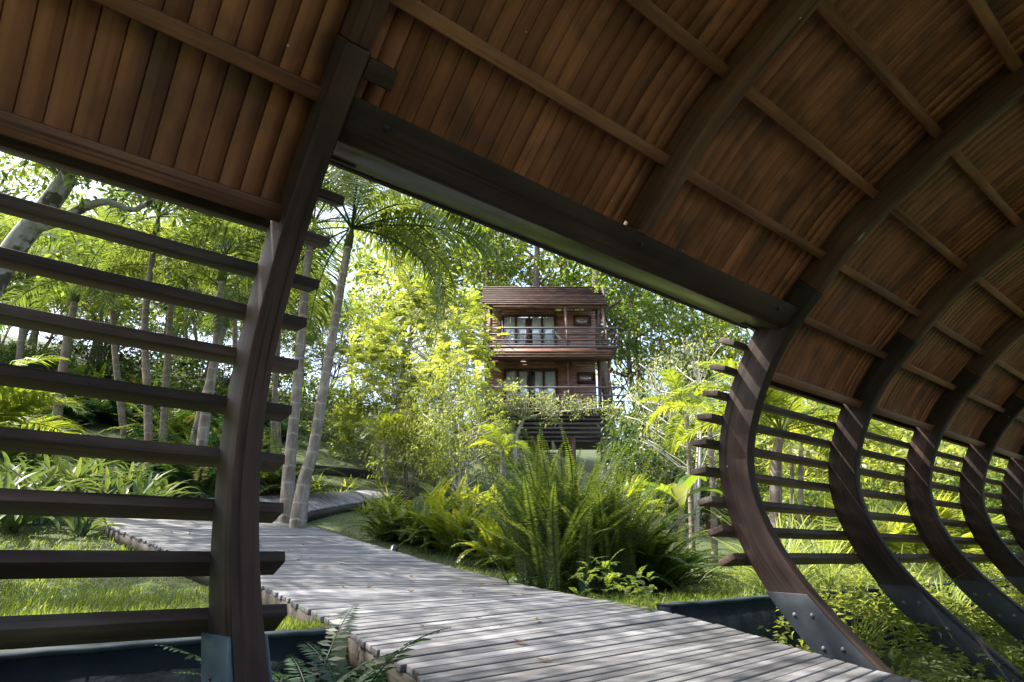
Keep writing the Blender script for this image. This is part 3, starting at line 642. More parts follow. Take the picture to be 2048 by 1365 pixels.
def limb(m,a,b,r0,r1,rng,wob=.12,n=7,sides=6):
    a,b=np.asarray(a,float),np.asarray(b,float); t=np.linspace(0,1,n)[:,None]; L=np.linalg.norm(b-a)
    off=rng.normal(0,wob*L*.35,(n,3))*np.sin(np.pi*t); off=np.cumsum(off,axis=0)*.4*np.sin(np.pi*t)
    P=a*(1-t)+b*t+off; tube(m,P,np.linspace(r0,r1,n),sides); return P
def broadleaf(seed, H=8, spread=3.2, base=.35, nclump=70, per=55, lsz=.26, trunk_r=.16, lean=(0,0), clump_r=.75, flat=1.0, multi=1, droop=.3):
    """returns (trunk M, crown M) for a broad-leaved tree of height H rooted at the origin"""
    rng=np.random.default_rng(seed); tr=M(); cr=M()
    cz=H*(base+(1-base)*.5); rz=H*(1-base)*.55*flat; C=np.array([lean[0],lean[1],cz])
    stems=[]
    for s in range(multi):
        a=rng.uniform(0,6.28); top=C+np.array([math.cos(a),math.sin(a),0])*(0 if multi==1 else spread*.35)+[0,0,rz*.25]
        st=limb(tr,(rng.normal(0,.05*multi),rng.normal(0,.05*multi),-.3),top,trunk_r,trunk_r*.35,rng,.10,10,8); stems.append(st)
    u=rvec(rng,nclump*3); u=u[u[:,2]>-.75][:nclump]; nclump=len(u); rad=rng.uniform(.35,1.0,nclump)**.6
    Q=C+u*rad[:,None]*np.array([spread,spread,rz])
    Q+=rng.normal(0,.25,Q.shape)
    for k in range(0,nclump,2):
        st=stems[k%multi]; j=np.argmin(np.linalg.norm(st-Q[k]-[0,0,-H*.12],axis=1)); j=max(j,3)
        limb(tr,st[j],Q[k],trunk_r*.28,.012,rng,.22,6,4)
    for k in range(nclump):
        c=Q[k]; r_=clump_r*rng.uniform(.55,1.25); n=int(per*rng.uniform(.5,1.4))
        v=rvec(rng,n); P=c+v*r_*(rng.uniform(.1,1,(n,1))**.5)*np.array([1,1,.62])
        d=unit(v*.8+rng.normal(0,.5,(n,3))-np.array([0,0,droop])); nr=unit(np.array([0,0,1.])+rng.normal(0,.55,(n,3)))
        rn=np.clip(rng.normal(rng.uniform(.3,.65),.17,n),0,1)
        leaves(cr,P,d,nr,lsz*rng.uniform(.6,1.25,n),lsz*.42*rng.uniform(.7,1.2,n),rn)
    return tr,cr
def pinnate_shrub(seed,H=3,spread=1.6,nclump=60,lsz=.16,trunk_r=.05,base=.15,per=9,leafl=.42):
    """shrub or small tree with sprays of paired leaflets"""
    rng=np.random.default_rng(seed); tr=M(); cr=M(); stems=[]
    for s in range(5):
        a=rng.uniform(0,6.28); top=np.array([math.cos(a)*spread*.5,math.sin(a)*spread*.5,H*.8])
        stems.append(limb(tr,(rng.normal(0,.08),rng.normal(0,.08),-.15),top,trunk_r,trunk_r*.3,rng,.15,9,6))
    u=rvec(rng,nclump); Q=np.array([0,0,H*(base+(1-base)*.52)])+u*np.array([spread,spread,H*(1-base)*.5])*(rng.uniform(.3,1,(nclump,1))**.55)
    for k in range(nclump):
        st=stems[k%5]; j=max(2,np.argmin(np.linalg.norm(st-Q[k]-[0,0,-.3*H*.3],axis=1))); limb(tr,st[j],Q[k],trunk_r*.3,.006,rng,.2,5,4)
        b0=rng.uniform(.25,.75)
        for f in range(per):
            a=rng.uniform(0,6.28); mm=M(); frond(mm,rng,leafl*rng.uniform(.7,1.3),rng.uniform(.0,1.0),rng.uniform(.5,1.4),a,8,lsz*.38,lsz,.5,bare=.15,rr_=.004,two=False,rnd0=np.clip(b0+rng.normal(0,.1),0,1))
            Mx=np.eye(4); Mx[:3,3]=Q[k]+rng.normal(0,.12,3); cr.merge(mm,Mx)
    return tr,cr
def fern_clump(seed,n=46,L=1.0,el=(.7,1.45),droop=(.8,1.9),npair=30,ll=.13,lw=.030,az=None):
    rng=np.random.default_rng(seed); m=M()
    for k in range(n):
        a=rng.uniform(0,6.28) if az is None else rng.uniform(*az); dead=rng.random()<.04 and n<100
        mm=M(); frond(mm,rng,L*rng.uniform(.55,1.15),rng.uniform(*el),rng.uniform(*droop),a,npair,lw,ll*rng.uniform(.8,1.15),.35,twist=rng.normal(0,.25),bare=.10,sweep_=.12,rr_=.006,two=False,vee=.05,rnd0=1.3 if dead else None)
        Mx=np.eye(4); Mx[:3,3]=[rng.normal(0,.10*L),rng.normal(0,.10*L),-.02]; m.merge(mm,Mx)
    return m
def strap_plant(seed,n=20,L=.8,w=.07,el=(.6,1.45),droop=(.6,2.0),vee=.35):
    rng=np.random.default_rng(seed); m=M()
    for k in range(n):
        P=arc(L*rng.uniform(.55,1.1),rng.uniform(*el),rng.uniform(*droop),9,rng.uniform(0,6.28),rng.normal(0,.2))+np.append(rng.normal(0,.03,2),0)
        t=np.linspace(0,1,9); ribbon(m,P,w*rng.uniform(.8,1.15)*(np.sin(np.pi*(.18+.82*t))**.7),np.array([0,0,1.]),np.clip(rng.normal(.5,.2),0,1),vee)
    return m
# ---- shared meshes
ME={}
def store(key,m,mat,name,smooth=False): ME[key]=m.mesh(name,MAT[mat],smooth)
def tree_mesh(key,pair,leafm,barkm):
    store(key+'_t',pair[0],barkm,'trunk',True); store(key+'_c',pair[1],leafm,'crown')
def plant(name,key,pos,label,cat,group=None,rz=None,scale=1.0,parts=(('trunk','_t'),('crown','_c'))):
    o=empty(name,tuple(pos),_rg.uniform(0,6.28) if rz is None else rz,scale); tag(o,label,cat,group)
    for pn,suf in parts: link(pn,ME[key+suf],o)
    return o
def single(name,key,pos,label,cat,group=None,rz=None,scale=1.0):
    o=link(name,ME[key]); o.location=tuple(pos); o.rotation_euler=(0,0,_rg.uniform(0,6.28) if rz is None else rz); o.scale=(scale,)*3 if np.isscalar(scale) else scale
    return tag(o,label,cat,group)

# ------------------------------------------------------------------ background trees
for k in range(3): tree_mesh('bgD%d'%k,broadleaf(100+k,H=10,spread=3.6,base=.22,nclump=62,per=46,lsz=.34,trunk_r=.17,clump_r=.9,droop=.4),'lvD','barkG')
for k in range(3): tree_mesh('bgM%d'%k,broadleaf(120+k,H=10,spread=3.4,base=.25,nclump=58,per=42,lsz=.32,trunk_r=.16,clump_r=.85),'lvM','barkG')
for k in range(2): tree_mesh('bgY%d'%k,broadleaf(140+k,H=9,spread=3.0,base=.22,nclump=70,per=50,lsz=.27,trunk_r=.12,clump_r=.8),'lvY','barkG')
def bgtree(kind,px,H,top,label,group=None,wid=1.0,name='broadleaf_tree'):
    p=gp(px,H); h=zat(top,H)-p[2]; base=10.0 if 'Y' not in kind else 9.0; s=h/(base*.97)
    plant(name,kind,p,label,'tree',group,scale=(s*wid,s*wid,s))
FG='trees of the dark forest behind'
bg=[ # kind, px, H, top py, width, label
 ('bgM0',880,44,430,1.1,'mid green tree behind the palms left of the house roof'),
 ('bgM0',1000,42,330,1.1,'tall leafy tree rising behind the left half of the house roof'),
 ('bgM1',1130,46,330,1.1,'tall leafy tree rising behind the right half of the house roof'),
 ('bgM1',1290,38,500,1.0,'leafy tree immediately right of the house'),
 ('bgM2',1300,48,430,1.1,'tall mid green tree behind the big bare trunk right of the house'),
 ('bgY0',1430,34,610,.8,'bright yellow green tree under the end of the header beam'),
 ('bgM0',1400,46,520,1.1,'mid green tree behind the pale twiggy shrub'),
 ('bgM2',1560,40,560,1.2,'mid green tree seen through the slats left of the second curved rib'),
 ('bgM1',1700,36,680,1.2,'mid green tree seen between the second and third curved ribs from the opening'),
 ('bgM0',1850,34,700,1.2,'mid green tree seen between the third and fourth curved ribs from the opening'),
 ('bgD1',2010,32,720,1.2,'dark tree seen through the slats at the right end'),
 ('bgM2',800,40,430,1.1,'mid green tree behind the drooping palm fronds'),
 ('bgM1',700,34,610,1.0,'mid green tree behind the two leaning palm trunks'),
 ('bgY1',800,30,500,.85,'bright yellow green tree between the leaning palms and the house'),
 ('bgY0',900,27,640,.75,'bright yellow green tree in front of the left corner of the house'),
 ('bgM2',600,32,580,1.0,'mid green tree behind the leftmost slat ends of the post'),
 ('bgM1',480,30,430,.95,'mid green tree behind the slender palms left of the post'),
 ('bgD1',330,28,420,1.0,'dark tree behind the slats at the middle of the left side'),
 ('bgM0',180,26,400,1.0,'mid green tree behind the mottled trunk'),
 ('bgM0',40,24,400,1.0,'leafy tree at the left end behind the slats'),
 ('bgM2',-120,20,300,1.0,'mid green tree beyond the left end of the slats'),
 ('bgD1',430,38,480,1.1,'dark tree far up the slope left of the post'),
 ('bgM1',220,36,460,1.1,'mid green tree far up the slope behind the top slats'),
 ('bgM1',60,34,450,1.1,'mid green tree far up the slope at the left end'),
 ('bgM0',2150,28,680,1.2,'mid green tree beyond the right end of the slats'),
]
for kd,px,H,top,wd,lb in bg: bgtree(kd,px,H,top,lb,FG,wd)
# big bare trunks around the house
def bare_tree(px,H,r,lean,key_top,label,top):
    p=gp(px,H); h=zat(top,H)-p[2]; o=empty('forest_tree',tuple(p)); tag(o,label,'tree')
    rng=np.random.default_rng(int(px)); m=M(); T=np.array([*(RT*lean)[:2],h])
    P=limb(m,(0,0,-.5),T,r,r*.6,rng,.04,12,12)
    Q=[]
    for k in range(9):
        j=6+k%6; e=P[j]+rvec(rng,1)[0]*[2.2,2.2,.6]+[0,0,1.6]; limb(m,P[j],e,r*.32,.03,rng,.2,7,6); Q.append(e)
    m.build('trunk',MAT['barkG'],o,True)
    c=M()
    for e in Q:
        for _ in range(7):
            q=e+rng.normal(0,.9,3); n=46; v=rvec(rng,n); leaves(c,q+v*.7*rng.uniform(.1,1,(n,1)),v*.7+rng.normal(0,.5,(n,3))-[0,0,.3],np.array([0,0,1.])+rng.normal(0,.5,(n,3)),.30*rng.uniform(.6,1.2,n),.13,np.clip(rng.normal(.5,.2,n),0,1))
    c.build('crown',MAT['lvM'],o)
bare_tree(1229,33.5,.36,-.1,None,'tall tree with a thick grey trunk close behind the right end of the house',470)
bare_tree(1062,37,.28,.8,None,'tall tree with forked grey limbs rising above the middle of the house roof',400)
bare_tree(985,38,.22,-.6,None,'tall slim grey trunked tree above the left end of the house roof',410)

# ------------------------------------------------------------------ middle-distance shrubs and small trees
for k in range(2): tree_mesh('pin%d'%k,pinnate_shrub(200+k,H=4,spread=1.9,nclump=70,per=9),'lvY','barkW')
tree_mesh('twig0',broadleaf(220,H=4,spread=2.1,base=.22,nclump=105,per=58,lsz=.145,trunk_r=.06,clump_r=.45,multi=4),'lvY','barkW')
tree_mesh('twig1',broadleaf(221,H=4,spread=1.9,base=.30,nclump=70,per=22,lsz=.12,trunk_r=.055,clump_r=.38,multi=3),'lvW','barkW')
tree_mesh('bush0',broadleaf(222,H=3,spread=1.7,base=.02,nclump=85,per=46,lsz=.17,trunk_r=.05,clump_r=.5,multi=4),'lvY','barkG')
tree_mesh('bush1',broadleaf(223,H=3,spread=1.8,base=.02,nclump=85,per=46,lsz=.19,trunk_r=.05,clump_r=.5,multi=4),'lvM','barkG')
tree_mesh('bush2',broadleaf(224,H=3,spread=1.8,base=.02,nclump=85,per=46,lsz=.20,trunk_r=.05,clump_r=.5,multi=4),'lvD','barkG')
def mid(key,px,H,top,label,cat,name,group=None,wid=1.0,h0=4.0):
    p=gp(px,H); h=zat(top,H)-p[2]; s=h/h0; plant(name,key,p,label,cat,group,scale=(s*wid,s*wid,s))
mid('pin0',835,20,560,'large airy yellow green shrub with feathery leaves left of the house','shrub','flowering_shrub',wid=.8)
mid('pin1',760,17,700,'airy yellow green shrub with feathery leaves behind the right leaning palm','shrub','flowering_shrub',wid=.9)
mid('pin0',915,17,700,'feathery yellow green shrub below the left end of the house balconies','shrub','flowering_shrub',wid=.9)
mid('twig0',880,15,740,'shrub with pale twigs left of the lower storeys of the house','shrub','twiggy_shrub',wid=.6)
mid('twig0',925,14,790,'wide shrub with pale twigs and small leaves below the house','shrub','twiggy_shrub',wid=.75)
mid('twig1',1385,17,690,'tall pale twiggy shrub with bare white stems left of the curved rib','shrub','twiggy_shrub',wid=.75)
mid('twig1',1368,21,710,'pale twiggy shrub with sparse leaves right of the house','shrub','twiggy_shrub',wid=.55)
mid('bush2',1335,24,790,'dark dense shrub right of the house posts','shrub','leafy_shrub',wid=.8,h0=3)
mid('bush2',1275,22,885,'low dark shrub at the right house stilt','shrub','leafy_shrub',wid=.7,h0=3)
mid('bush1',1400,19,870,'low green shrub behind the thin trunks left of the curved rib','shrub','leafy_shrub',wid=1.0,h0=3)
mid('bush2',1330,18,890,'low dark shrub behind the banana leaves','shrub','leafy_shrub',wid=1.0,h0=3)
mid('bush2',1010,22,880,'dark shrub under the left end of the house','shrub','leafy_shrub',wid=1.0,h0=3)
mid('bush2',1370,22,800,'dark dense shrub behind the banana plant','shrub','leafy_shrub',wid=.9,h0=3)
mid('bush0',820,15,830,'small yellow green bush beside the boardwalk bend','bush','leafy_bush',wid=.9,h0=3)
mid('bush1',720,19,800,'mid green bush behind the strap leaved border','bush','leafy_bush',wid=1.1,h0=3)
mid('bush1',640,21,760,'mid green bush between the two leaning palm trunks','bush','leafy_bush',wid=1.1,h0=3)
rt=[(1600,20,800,'bush0'),(1690,22,800,'bush0'),(1640,15,960,'bush1'),(1770,17,840,'bush0'),(1760,13,980,'bush1'),(1850,19,850,'bush1'),(1900,15,880,'bush0'),(1960,18,890,'bush0'),(1930,12,1000,'bush1'),(2020,14,930,'bush1'),(2060,17,900,'bush0'),(1540,18,930,'bush1')]
RL=['yellow green bush behind the areca palm fronds','yellow green bush left of the third curved rib','low mid green bush behind the pale ornamental grass','yellow green bush just right of the third curved rib','low green bush beside the small fan palm','green bush between the third and fourth curved ribs','yellow green bush by the fourth curved rib','yellow green bush between the fourth and fifth curved ribs','low green bush behind the leafy groundcover near the fourth rib','green bush between the two farthest ribs in view','yellow green bush at the right edge behind the slats','green bush behind the pale areca stems']
for (px,H,top,key),lb in zip(rt,RL): mid(key,px,H,top,lb,'bush','leafy_bush',wid=1.15,h0=3)
for q,(px,H,top) in enumerate([(60,19,690),(170,21,660),(300,22,670),(420,20,700),(520,22,710),(-40,17,690)]):
    mid('bush2' if q%2 else 'bush1',px,H,top,['mid green bush under the mottled trunk','dark bush right of the mottled trunk','mid green bush behind the thin trunks of the left slope','dark bush left of the post','mid green bush behind the post','dark bush at the far left end'][q],'bush','leafy_bush',wid=1.2,h0=3)
tree_mesh('op0',broadleaf(230,H=7,spread=2.6,base=.25,nclump=80,per=26,lsz=.17,trunk_r=.07,clump_r=.6,multi=3),'lvM','barkG')
tree_mesh('op1',pinnate_shrub(231,H=7,spread=2.6,nclump=110,lsz=.17,trunk_r=.06,base=.22,per=8,leafl=.6),'lvM','barkG')
for q,(px,H,top,k,lb) in enumerate([(60,20,420,'op0','airy green tree with thin dark branches behind the mottled trunk'),(200,22,450,'op1','airy feathery tree behind the upper left slats'),(380,20,440,'op0','airy green tree behind the slender palms'),(-60,18,430,'op1','airy feathery tree at the left end'),(500,24,480,'op1','airy feathery tree directly left of the post'),(130,28,480,'op1','airy feathery tree far up the left slope'),(320,26,470,'op1','airy feathery tree above the bank of ferns'),(650,28,600,'op1','airy feathery tree showing between the two leaning palms'),(0,24,520,'op0','airy green tree at the left edge of the slope')]):
    mid(k,px,H,top,lb,'tree','airy_tree',wid=1.0,h0=7)
# reaching branch tree in front of the house
p=gp(1035,16.5); o=empty('small_tree',tuple(p)); tag(o,'small pale trunked tree reaching a flat leafy branch across the lower storey of the house','tree')
rng=np.random.default_rng(31); m=M(); c=M()
def rel(px,py,H): d=ray(px,py); return d*(H/float(d@FH))-p
pts=[rel(1030,905,16.5),rel(1033,870,16.5),rel(1048,838,16.4),rel(1090,826,16.3),rel(1150,822,16.2),rel(1215,815,16.1)]
tube(m,[np.array([0,0,-.2])]+pts,[.07,.06,.055,.045,.035,.025,.012],7)
for a,b in ((2,(1000,800)),(2,(1055,800)),(3,(1080,792)),(3,(1115,802)),(4,(1150,806)),(4,(1190,808)),(5,(1228,824)),(1,(985,850)),(2,(960,790)),(3,(1105,838)),(2,(1025,770))):
    e=rel(*b,16.3+rng.normal(0,.4)); P=limb(m,pts[a],e,.03,.008,rng,.15,6,5)
    for q in P[2:]:
        for _ in range(3):
            n=17; v=rvec(rng,n); leaves(c,q+rng.normal(0,.12,3)*[1,1,.5]+v*.24*rng.uniform(.1,1,(n,1)),v*.7+rng.normal(0,.5,(n,3)),np.array([0,0,1.])+rng.normal(0,.5,(n,3)),.12*rng.uniform(.6,1.2,n),.05,np.clip(rng.normal(.45,.2,n),0,1))
m.build('trunk',MAT['barkW'],o,True); c.build('crown',MAT['lvW'],o)

# ------------------------------------------------------------------ palms
FR=[]
for k in range(5):
    rng=np.random.default_rng(300+k); m=M(); frond(m,rng,2.5,[1.15,.9,.6,1.3,.3][k],[1.9,2.0,1.9,1.4,1.6][k],0.0,52,.036,.62,1.0,twist=rng.normal(0,.15),bare=.14,sweep_=.35,rr_=.018)
    FR.append(m.mesh('frond',MAT['palm']))
FY=[]
for k in range(4):
    rng=np.random.default_rng(320+k); m=M(); frond(m,rng,2.4,[1.2,.95,.6,.3][k],[1.7,1.9,1.7,1.3][k],0.0,50,.055,.62,.8,twist=rng.normal(0,.15),bare=.12,sweep_=.45,rr_=.018)
    FY.append(m.mesh('frond',MAT['palmY']))
def palm_tree(trunkpts,rad,bark,fronds,label,nf=12,scale=1.0,azs=None,group=None,name='palm_tree',shaft=True,els=None,sides=10,seed=None):
    base=np.asarray(trunkpts[0],float); o=empty(name,tuple(base)); tag(o,label,'palm tree',group)
    P=smooth([np.asarray(q)-base for q in trunkpts],26); P[0,2]-=.15
    m=M(); r=np.interp(np.linspace(0,1,26),np.linspace(0,1,len(rad)),rad); tube(m,P,r,sides); m.build('trunk',MAT[bark],o,True)
    top=P[-1]; ax=unit(P[-1]-P[-3])
    if shaft:
        q=.55 if shaft is True else shaft; m=M(); tube(m,[top-ax*.05,top+ax*q*.5,top+ax*q*1.15],[r[-1]*1.25,r[-1]*1.2,r[-1]*.5],8,.6); m.build('crownshaft',MAT['palm'],o,True); top=top+ax*q
    rng=np.random.default_rng(int(abs(base[0]*100))+nf if seed is None else seed)
    for k in range(nf):
        f=link('frond',fronds[int(rng.integers(len(fronds)))],o); f.location=tuple(top)
        az=(k*2.399+rng.normal(0,.15)) if azs is None else azs[k]
        f.rotation_euler=(rng.normal(0,.15),(rng.uniform(-.35,.45) if els is None else els[k]),az); s=scale*rng.uniform(.85,1.12); f.scale=(s,s,s)
    return o
def W(px,py,H): d=ray(px,py); return d*(H/float(d@FH))
H1=8.7
azr=math.atan2(RT[1],RT[0])
palm_tree([gp(570,H1+.3),W(578,940,H1+.3),W(587,850,H1+.3),W(598,730,H1+.3),W(611,560,H1+.3),W(622,480,H1+.4)],[.11,.09,.078,.072,.066,.06],'barkP',FR,'pale ringed palm standing nearly upright at the boardwalk bend, left of its leaning twin',12,.9,shaft=.35)
palm_tree([gp(592,H1),W(607,970,H1),W(626,900,H1),W(645,790,H1),W(664,680,H1),W(684,560,H1),W(697,490,H1+.1)],[.13,.095,.078,.072,.068,.063,.058],'barkP',FR,'pale ringed palm leaning to the right beside the boardwalk bend, its fronds arching right',17,1.15,shaft=.35,seed=3,
  azs=[azr+a for a in (0.0,.3,-.35,.15,-.6,1.0,1.6,2.3,3.0,3.6,4.3,5.0,-.15,.7,-1.0,.05,2.7,-.3,.5)],els=[.1,-.1,.15,.45,.3,.2,.1,.3,.1,.3,.0,.2,.8,.5,.6,1.0,1.0,.95,.85])
lp=[((325,13.5),(330,800),(336,700),(345,560),.08,'barkB','slender brown palm on the left slope, leftmost of the thin trunks',10,.95),
    ((395,11.5),(412,820),(432,700),(445,560),.10,'barkP','slender pale palm on the left slope with a leaning whitish trunk',12,.95),
    ((372,12.5),(395,850),(425,740),(450,650),.08,'barkP','thin leaning palm close beside the whitish trunk on the left slope',9,.8),
    ((545,13),(549,800),(556,700),(560,600),.06,'barkB','thin dark palm just left of the upright ringed palm',10,.85),
    ((560,15),(556,820),(545,720),(540,640),.05,'barkB','thin dark palm showing between the slat ends of the post',9,.8),
    ((250,15),(240,800),(228,680),(222,540),.08,'barkB','brown palm behind the left slats right of the mottled trunk',13,1.15),
    ((110,13),(120,780),(135,680),(150,600),.09,'barkB','brown palm in front of the mottled trunk',12,1.05),
    ((470,17),(472,800),(470,640),(480,500),.08,'barkB','tall brown palm right of the whitish trunk on the left slope',14,1.3),
    ((300,11),(295,800),(290,640),(310,480),.07,'barkB','slender palm with large fronds under the left roof edge',14,1.2),
    ((30,17),(30,800),(40,700),(50,600),.09,'barkB','brown palm near the left end behind the slats',12,1.2)]
for (bx,H),a,b,c,r,bk,lb,nf,s in lp:
    palm_tree([gp(bx,H),W(*a,H),W(*b,H),W(*c,H)],[r*1.15,r,r*.9,r*.75],bk,FR,lb,nf,s,sides=8)
# big mottled tree
H=8.0; base=gp(-150,H); o=empty('mottled_tree',tuple(base)); tag(o,'thick pale mottled tree trunk slanting up behind the top left slats','tree')
m=M(); P=smooth([base*0,W(-80,700,H)-base,W(20,510,H)-base,W(90,420,H)-base,W(150,330,H)-base,W(230,180,H+.3)-base],24); tube(m,P,np.linspace(.19,.115,24),12)
P2=smooth([W(75,455,H)-base,W(125,440,H)-base,W(170,415,H)-base,W(215,404,H)-base,W(270,420,H+.2)-base,W(330,380,H+.5)-base],16); tube(m,P2,np.linspace(.085,.035,16),8); m.build('trunk',MAT['barkL'],o,True)
rng=np.random.default_rng(77); c=M(); m=M()
for k in range(60):
    q=P[int(rng.integers(14,24))]+rng.normal(0,1,3)*[1.4,1.4,.8]+[0,0,.6] if k%2 else P2[int(rng.integers(8,16))]+rng.normal(0,.7,3)+[0,0,.7]
    n=40; v=rvec(rng,n); leaves(c,q+v*.5*rng.uniform(.1,1,(n,1)),v*.7+rng.normal(0,.5,(n,3))-[0,0,.3],np.array([0,0,1.])+rng.normal(0,.5,(n,3)),.15*rng.uniform(.6,1.3,n),.065,np.clip(rng.normal(.5,.2,n),0,1))
for k in range(165):  # unseen crown clumps added above the roof line to dapple the deck light
    q=np.array([rng.uniform(-3.8,1.2),rng.uniform(4.6,11.0),6.8+rng.normal(0,.55)])-base
    if k%3==0: limb(m,P[int(rng.integers(17,24))],q,.03,.006,rng,.15,7,4)
    n=42; v=rvec(rng,n); leaves(c,q+v*.42*rng.uniform(.1,1,(n,1)),v*.7+rng.normal(0,.5,(n,3))-[0,0,.3],np.array([0,0,1.])+rng.normal(0,.5,(n,3)),.15*rng.uniform(.6,1.3,n),.065,np.clip(rng.normal(.5,.2,n),0,1))
c.build('crown',MAT['lvM'],o); m.build('branches',MAT['barkL'],o,True)
# drooping palm leaves close by at the left edge
b=gp(-170,4.6); palm_tree([b,b+[0,0,.5],b+[0,0,.9]],[.10,.09,.08],'barkB',FY,'young palm at the left edge with drooping yellow green fronds across the slats',9,.55,shaft=False,
  azs=[azr+a for a in (0,.3,-.3,.8,-.8,1.5,2.5,3.4,-1.6)],els=[-.2,-.5,.0,-.3,-.1,0,0,0,0])
# right side areca palm and friends
HA=8.6
ab=gp(1552,HA)
palm_tree([ab,W(1550,960,HA),W(1553,910,HA),W(1562,865,HA)],[.085,.075,.065,.06],'barkP',FY,'areca palm with large yellow green fronds behind the slats of the second curved rib',14,.70,
  azs=[azr+a for a in (0,.4,-.4,.9,-.8,math.pi,math.pi-.4,math.pi+.5,1.6,-1.5,2.3,4.0,.15,2.9)],els=[-.25,-.1,.1,-.3,.1,-.2,.05,.2,-.4,.2,-.3,.1,.25,-.45],shaft=False)
for px,H,top,lb in ((1558,12,860,'thin pale palm stem right of the areca trunk'),(1582,13,880,'thin pale palm stem between the areca and the third curved rib'),(1600,12,890,'thin pale palm stem just left of the third curved rib')):
    palm_tree([gp(px,H),W(px+2,960,H),W(px+1,top,H)],[.055,.05,.04],'barkP',FY,lb,7,.6,shaft=False,sides=6)
for px,H,lb in ((1385,13,'pale thin trunk left of the curved rib topped by a small tuft of fronds'),(1430,12,'whitish thin trunk close to the left side of the curved rib')):
    palm_tree([gp(px,H),W(px-5,960,H),W(px-12,830,H)],[.07,.06,.05],'barkP',FY,lb,6,.6,shaft=False,sides=6)
# small young palms by the border
for px,H,hh,lb in ((770,14.5,880,'small young palm left of the fern clumps with light fronds'),(810,16,880,'small young palm with light fronds right behind the border'),(1005,12.5,900,'young palm with yellow orange fronds rising behind the ferns')):
    b=gp(px,H); palm_tree([b,(b+W(px,hh,H))/2,W(px,hh,H)],[.05,.045,.04],'barkP',FY,lb,8,.36,shaft=False,sides=6)
# fan palms / cycads on the right
def fanplant(seed):
    rng=np.random.default_rng(seed); m=M()
    for k in range(16):
        az=rng.uniform(0,6.28); el=rng.uniform(.2,1.3); L=rng.uniform(.35,.6); d=np.array([math.cos(az)*math.cos(el),math.sin(az)*math.cos(el),math.sin(el)]); tube(m,[np.zeros(3),d*L*.5,d*L],[.008,.007,.006],4,.4,cap=False)
        s=unit(np.cross(d,[0,0,1.])); u=np.cross(s,d); n=26; a=np.linspace(-1.9,1.9,n); dd=np.cos(a)[:,None]*d+np.sin(a)[:,None]*s-.25*u+rng.normal(0,.05,(n,3))
        leaves(m,np.repeat(d[None]*L,n,0),dd,np.repeat(u[None],n,0),.48*rng.uniform(.85,1.1,n),.035,np.clip(rng.normal(.55,.15,n),0,1))
    return m
store('fan0',fanplant(1),'palmY','fan_palm'); store('fan1',fanplant(2),'palmY','fan_palm')
for q,(px,H,lb) in enumerate([(1770,10,'fan palm with radiating yellow green leaves between the third and fourth ribs'),(1860,10.5,'fan palm with radiating leaves left of the fourth curved rib'),(1915,11.5,'fan palm with radiating leaves right of the fourth curved rib'),(1250,15.5,'dark spiky fan palm under the right end of the house')]):
    single('fan_palm','fan%d'%(q%2),gp(px,H)+[0,0,.25],lb,'palm',scale=1.25)
# banana plant
b=gp(1370,11.8); o=empty('banana_plant',tuple(b)); tag(o,'banana plant with a yellowing hanging leaf left of the curved rib','banana plant'); rng=np.random.default_rng(5)
m=M(); tube(m,[(0,0,-.1),(0,0,.6),(.02,0,1.0)],[.09,.07,.05],8); m.build('stem',MAT['barkP'],o,True)
for k in range(8):
    P=arc(1.3*rng.uniform(.8,1.1),rng.uniform(.6,1.3),rng.uniform(1.2,2.4),10,k*.8+rng.normal(0,.2))+[0,0,.95]; t=np.linspace(0,1,10); m=M(); ribbon(m,P,.32*np.sin(np.pi*(.1+.88*t))**.6*np.where(t<.2,.4,1),np.array([0,0,1.]),.75 if k==5 else rng.uniform(.2,.6),.3); m.build('leaf',MAT['banana'],o)

# ------------------------------------------------------------------ ferns
store('fnA',fern_clump(401,150,1.45,(1.05,1.55),(.22,1.1),70,.070,.017),'fernT','fern_clump')
store('fnB',fern_clump(402,95,1.0,(.55,1.48),(.7,1.8),56,.072,.020),'fern','fern_clump')
store('fnC',fern_clump(403,100,1.0,(.6,1.5),(.7,1.7),56,.075,.021),'fernY','fern_clump')
store('fnD',fern_clump(404,44,.9,(.4,1.35),(.8,1.9),26,.13,.034),'fernD','fern_clump')
store('fnE',fern_clump(405,22,.70,(.5,1.35),(.7,1.7),32,.085,.022),'fernD','fern')
store('fnF',fern_clump(406,60,.95,(.4,1.4),(.7,1.8),44,.085,.024),'fern','fern_clump')
big=[(1250,6.5,.78,'fnA','fern clump with tall fronds between the largest ferns and the banana plant'),(1125,5.7,1.0,'fnA','tall upright dark green fern clump standing beside the boardwalk, the largest fern'),
     (1100,6.3,.86,'fnA','tall fern clump directly left of the largest fern'),
     (1195,6.0,.90,'fnA','tall fern clump directly right of the largest fern'),
     (1145,6.6,1.12,'fnB','fern clump behind the largest fern, below the right house post'),
     (1275,6.6,1.25,'fnB','arching fern clump at the right end of the big fern group'),
     (1330,6.9,.85,'fnB','arching fern clump spreading over the sunlit lawn left of the curved rib'),
     (1010,8.6,1.05,'fnC','light green fern clump behind the left edge of the largest ferns'),
     (915,9.2,1.05,'fnC','light green fern clump in the middle of the fern row'),
     (845,9.5,1.0,'fnB','arching green fern clump over the lawn near the boardwalk bend'),
     (775,9.8,1.0,'fnF','dark arching fern clump at the left end of the fern row by the upper boardwalk'),
     (880,10.6,1.2,'fnC','yellow green fern clump behind the middle of the fern row'),
     (960,10.4,1.2,'fnC','yellow green fern clump behind the left part of the largest ferns'),
     (1240,8.2,1.05,'fnC','yellow green fern clump rising behind the right part of the big fern group'),
     (1310,8.4,.95,'fnC','yellow green fern clump under the banana plant'),
     (1080,9.8,1.25,'fnB','green fern clump in front of the house stilts'),
     (1180,10.3,1.1,'fnC','light green fern clump under the right end of the house')]
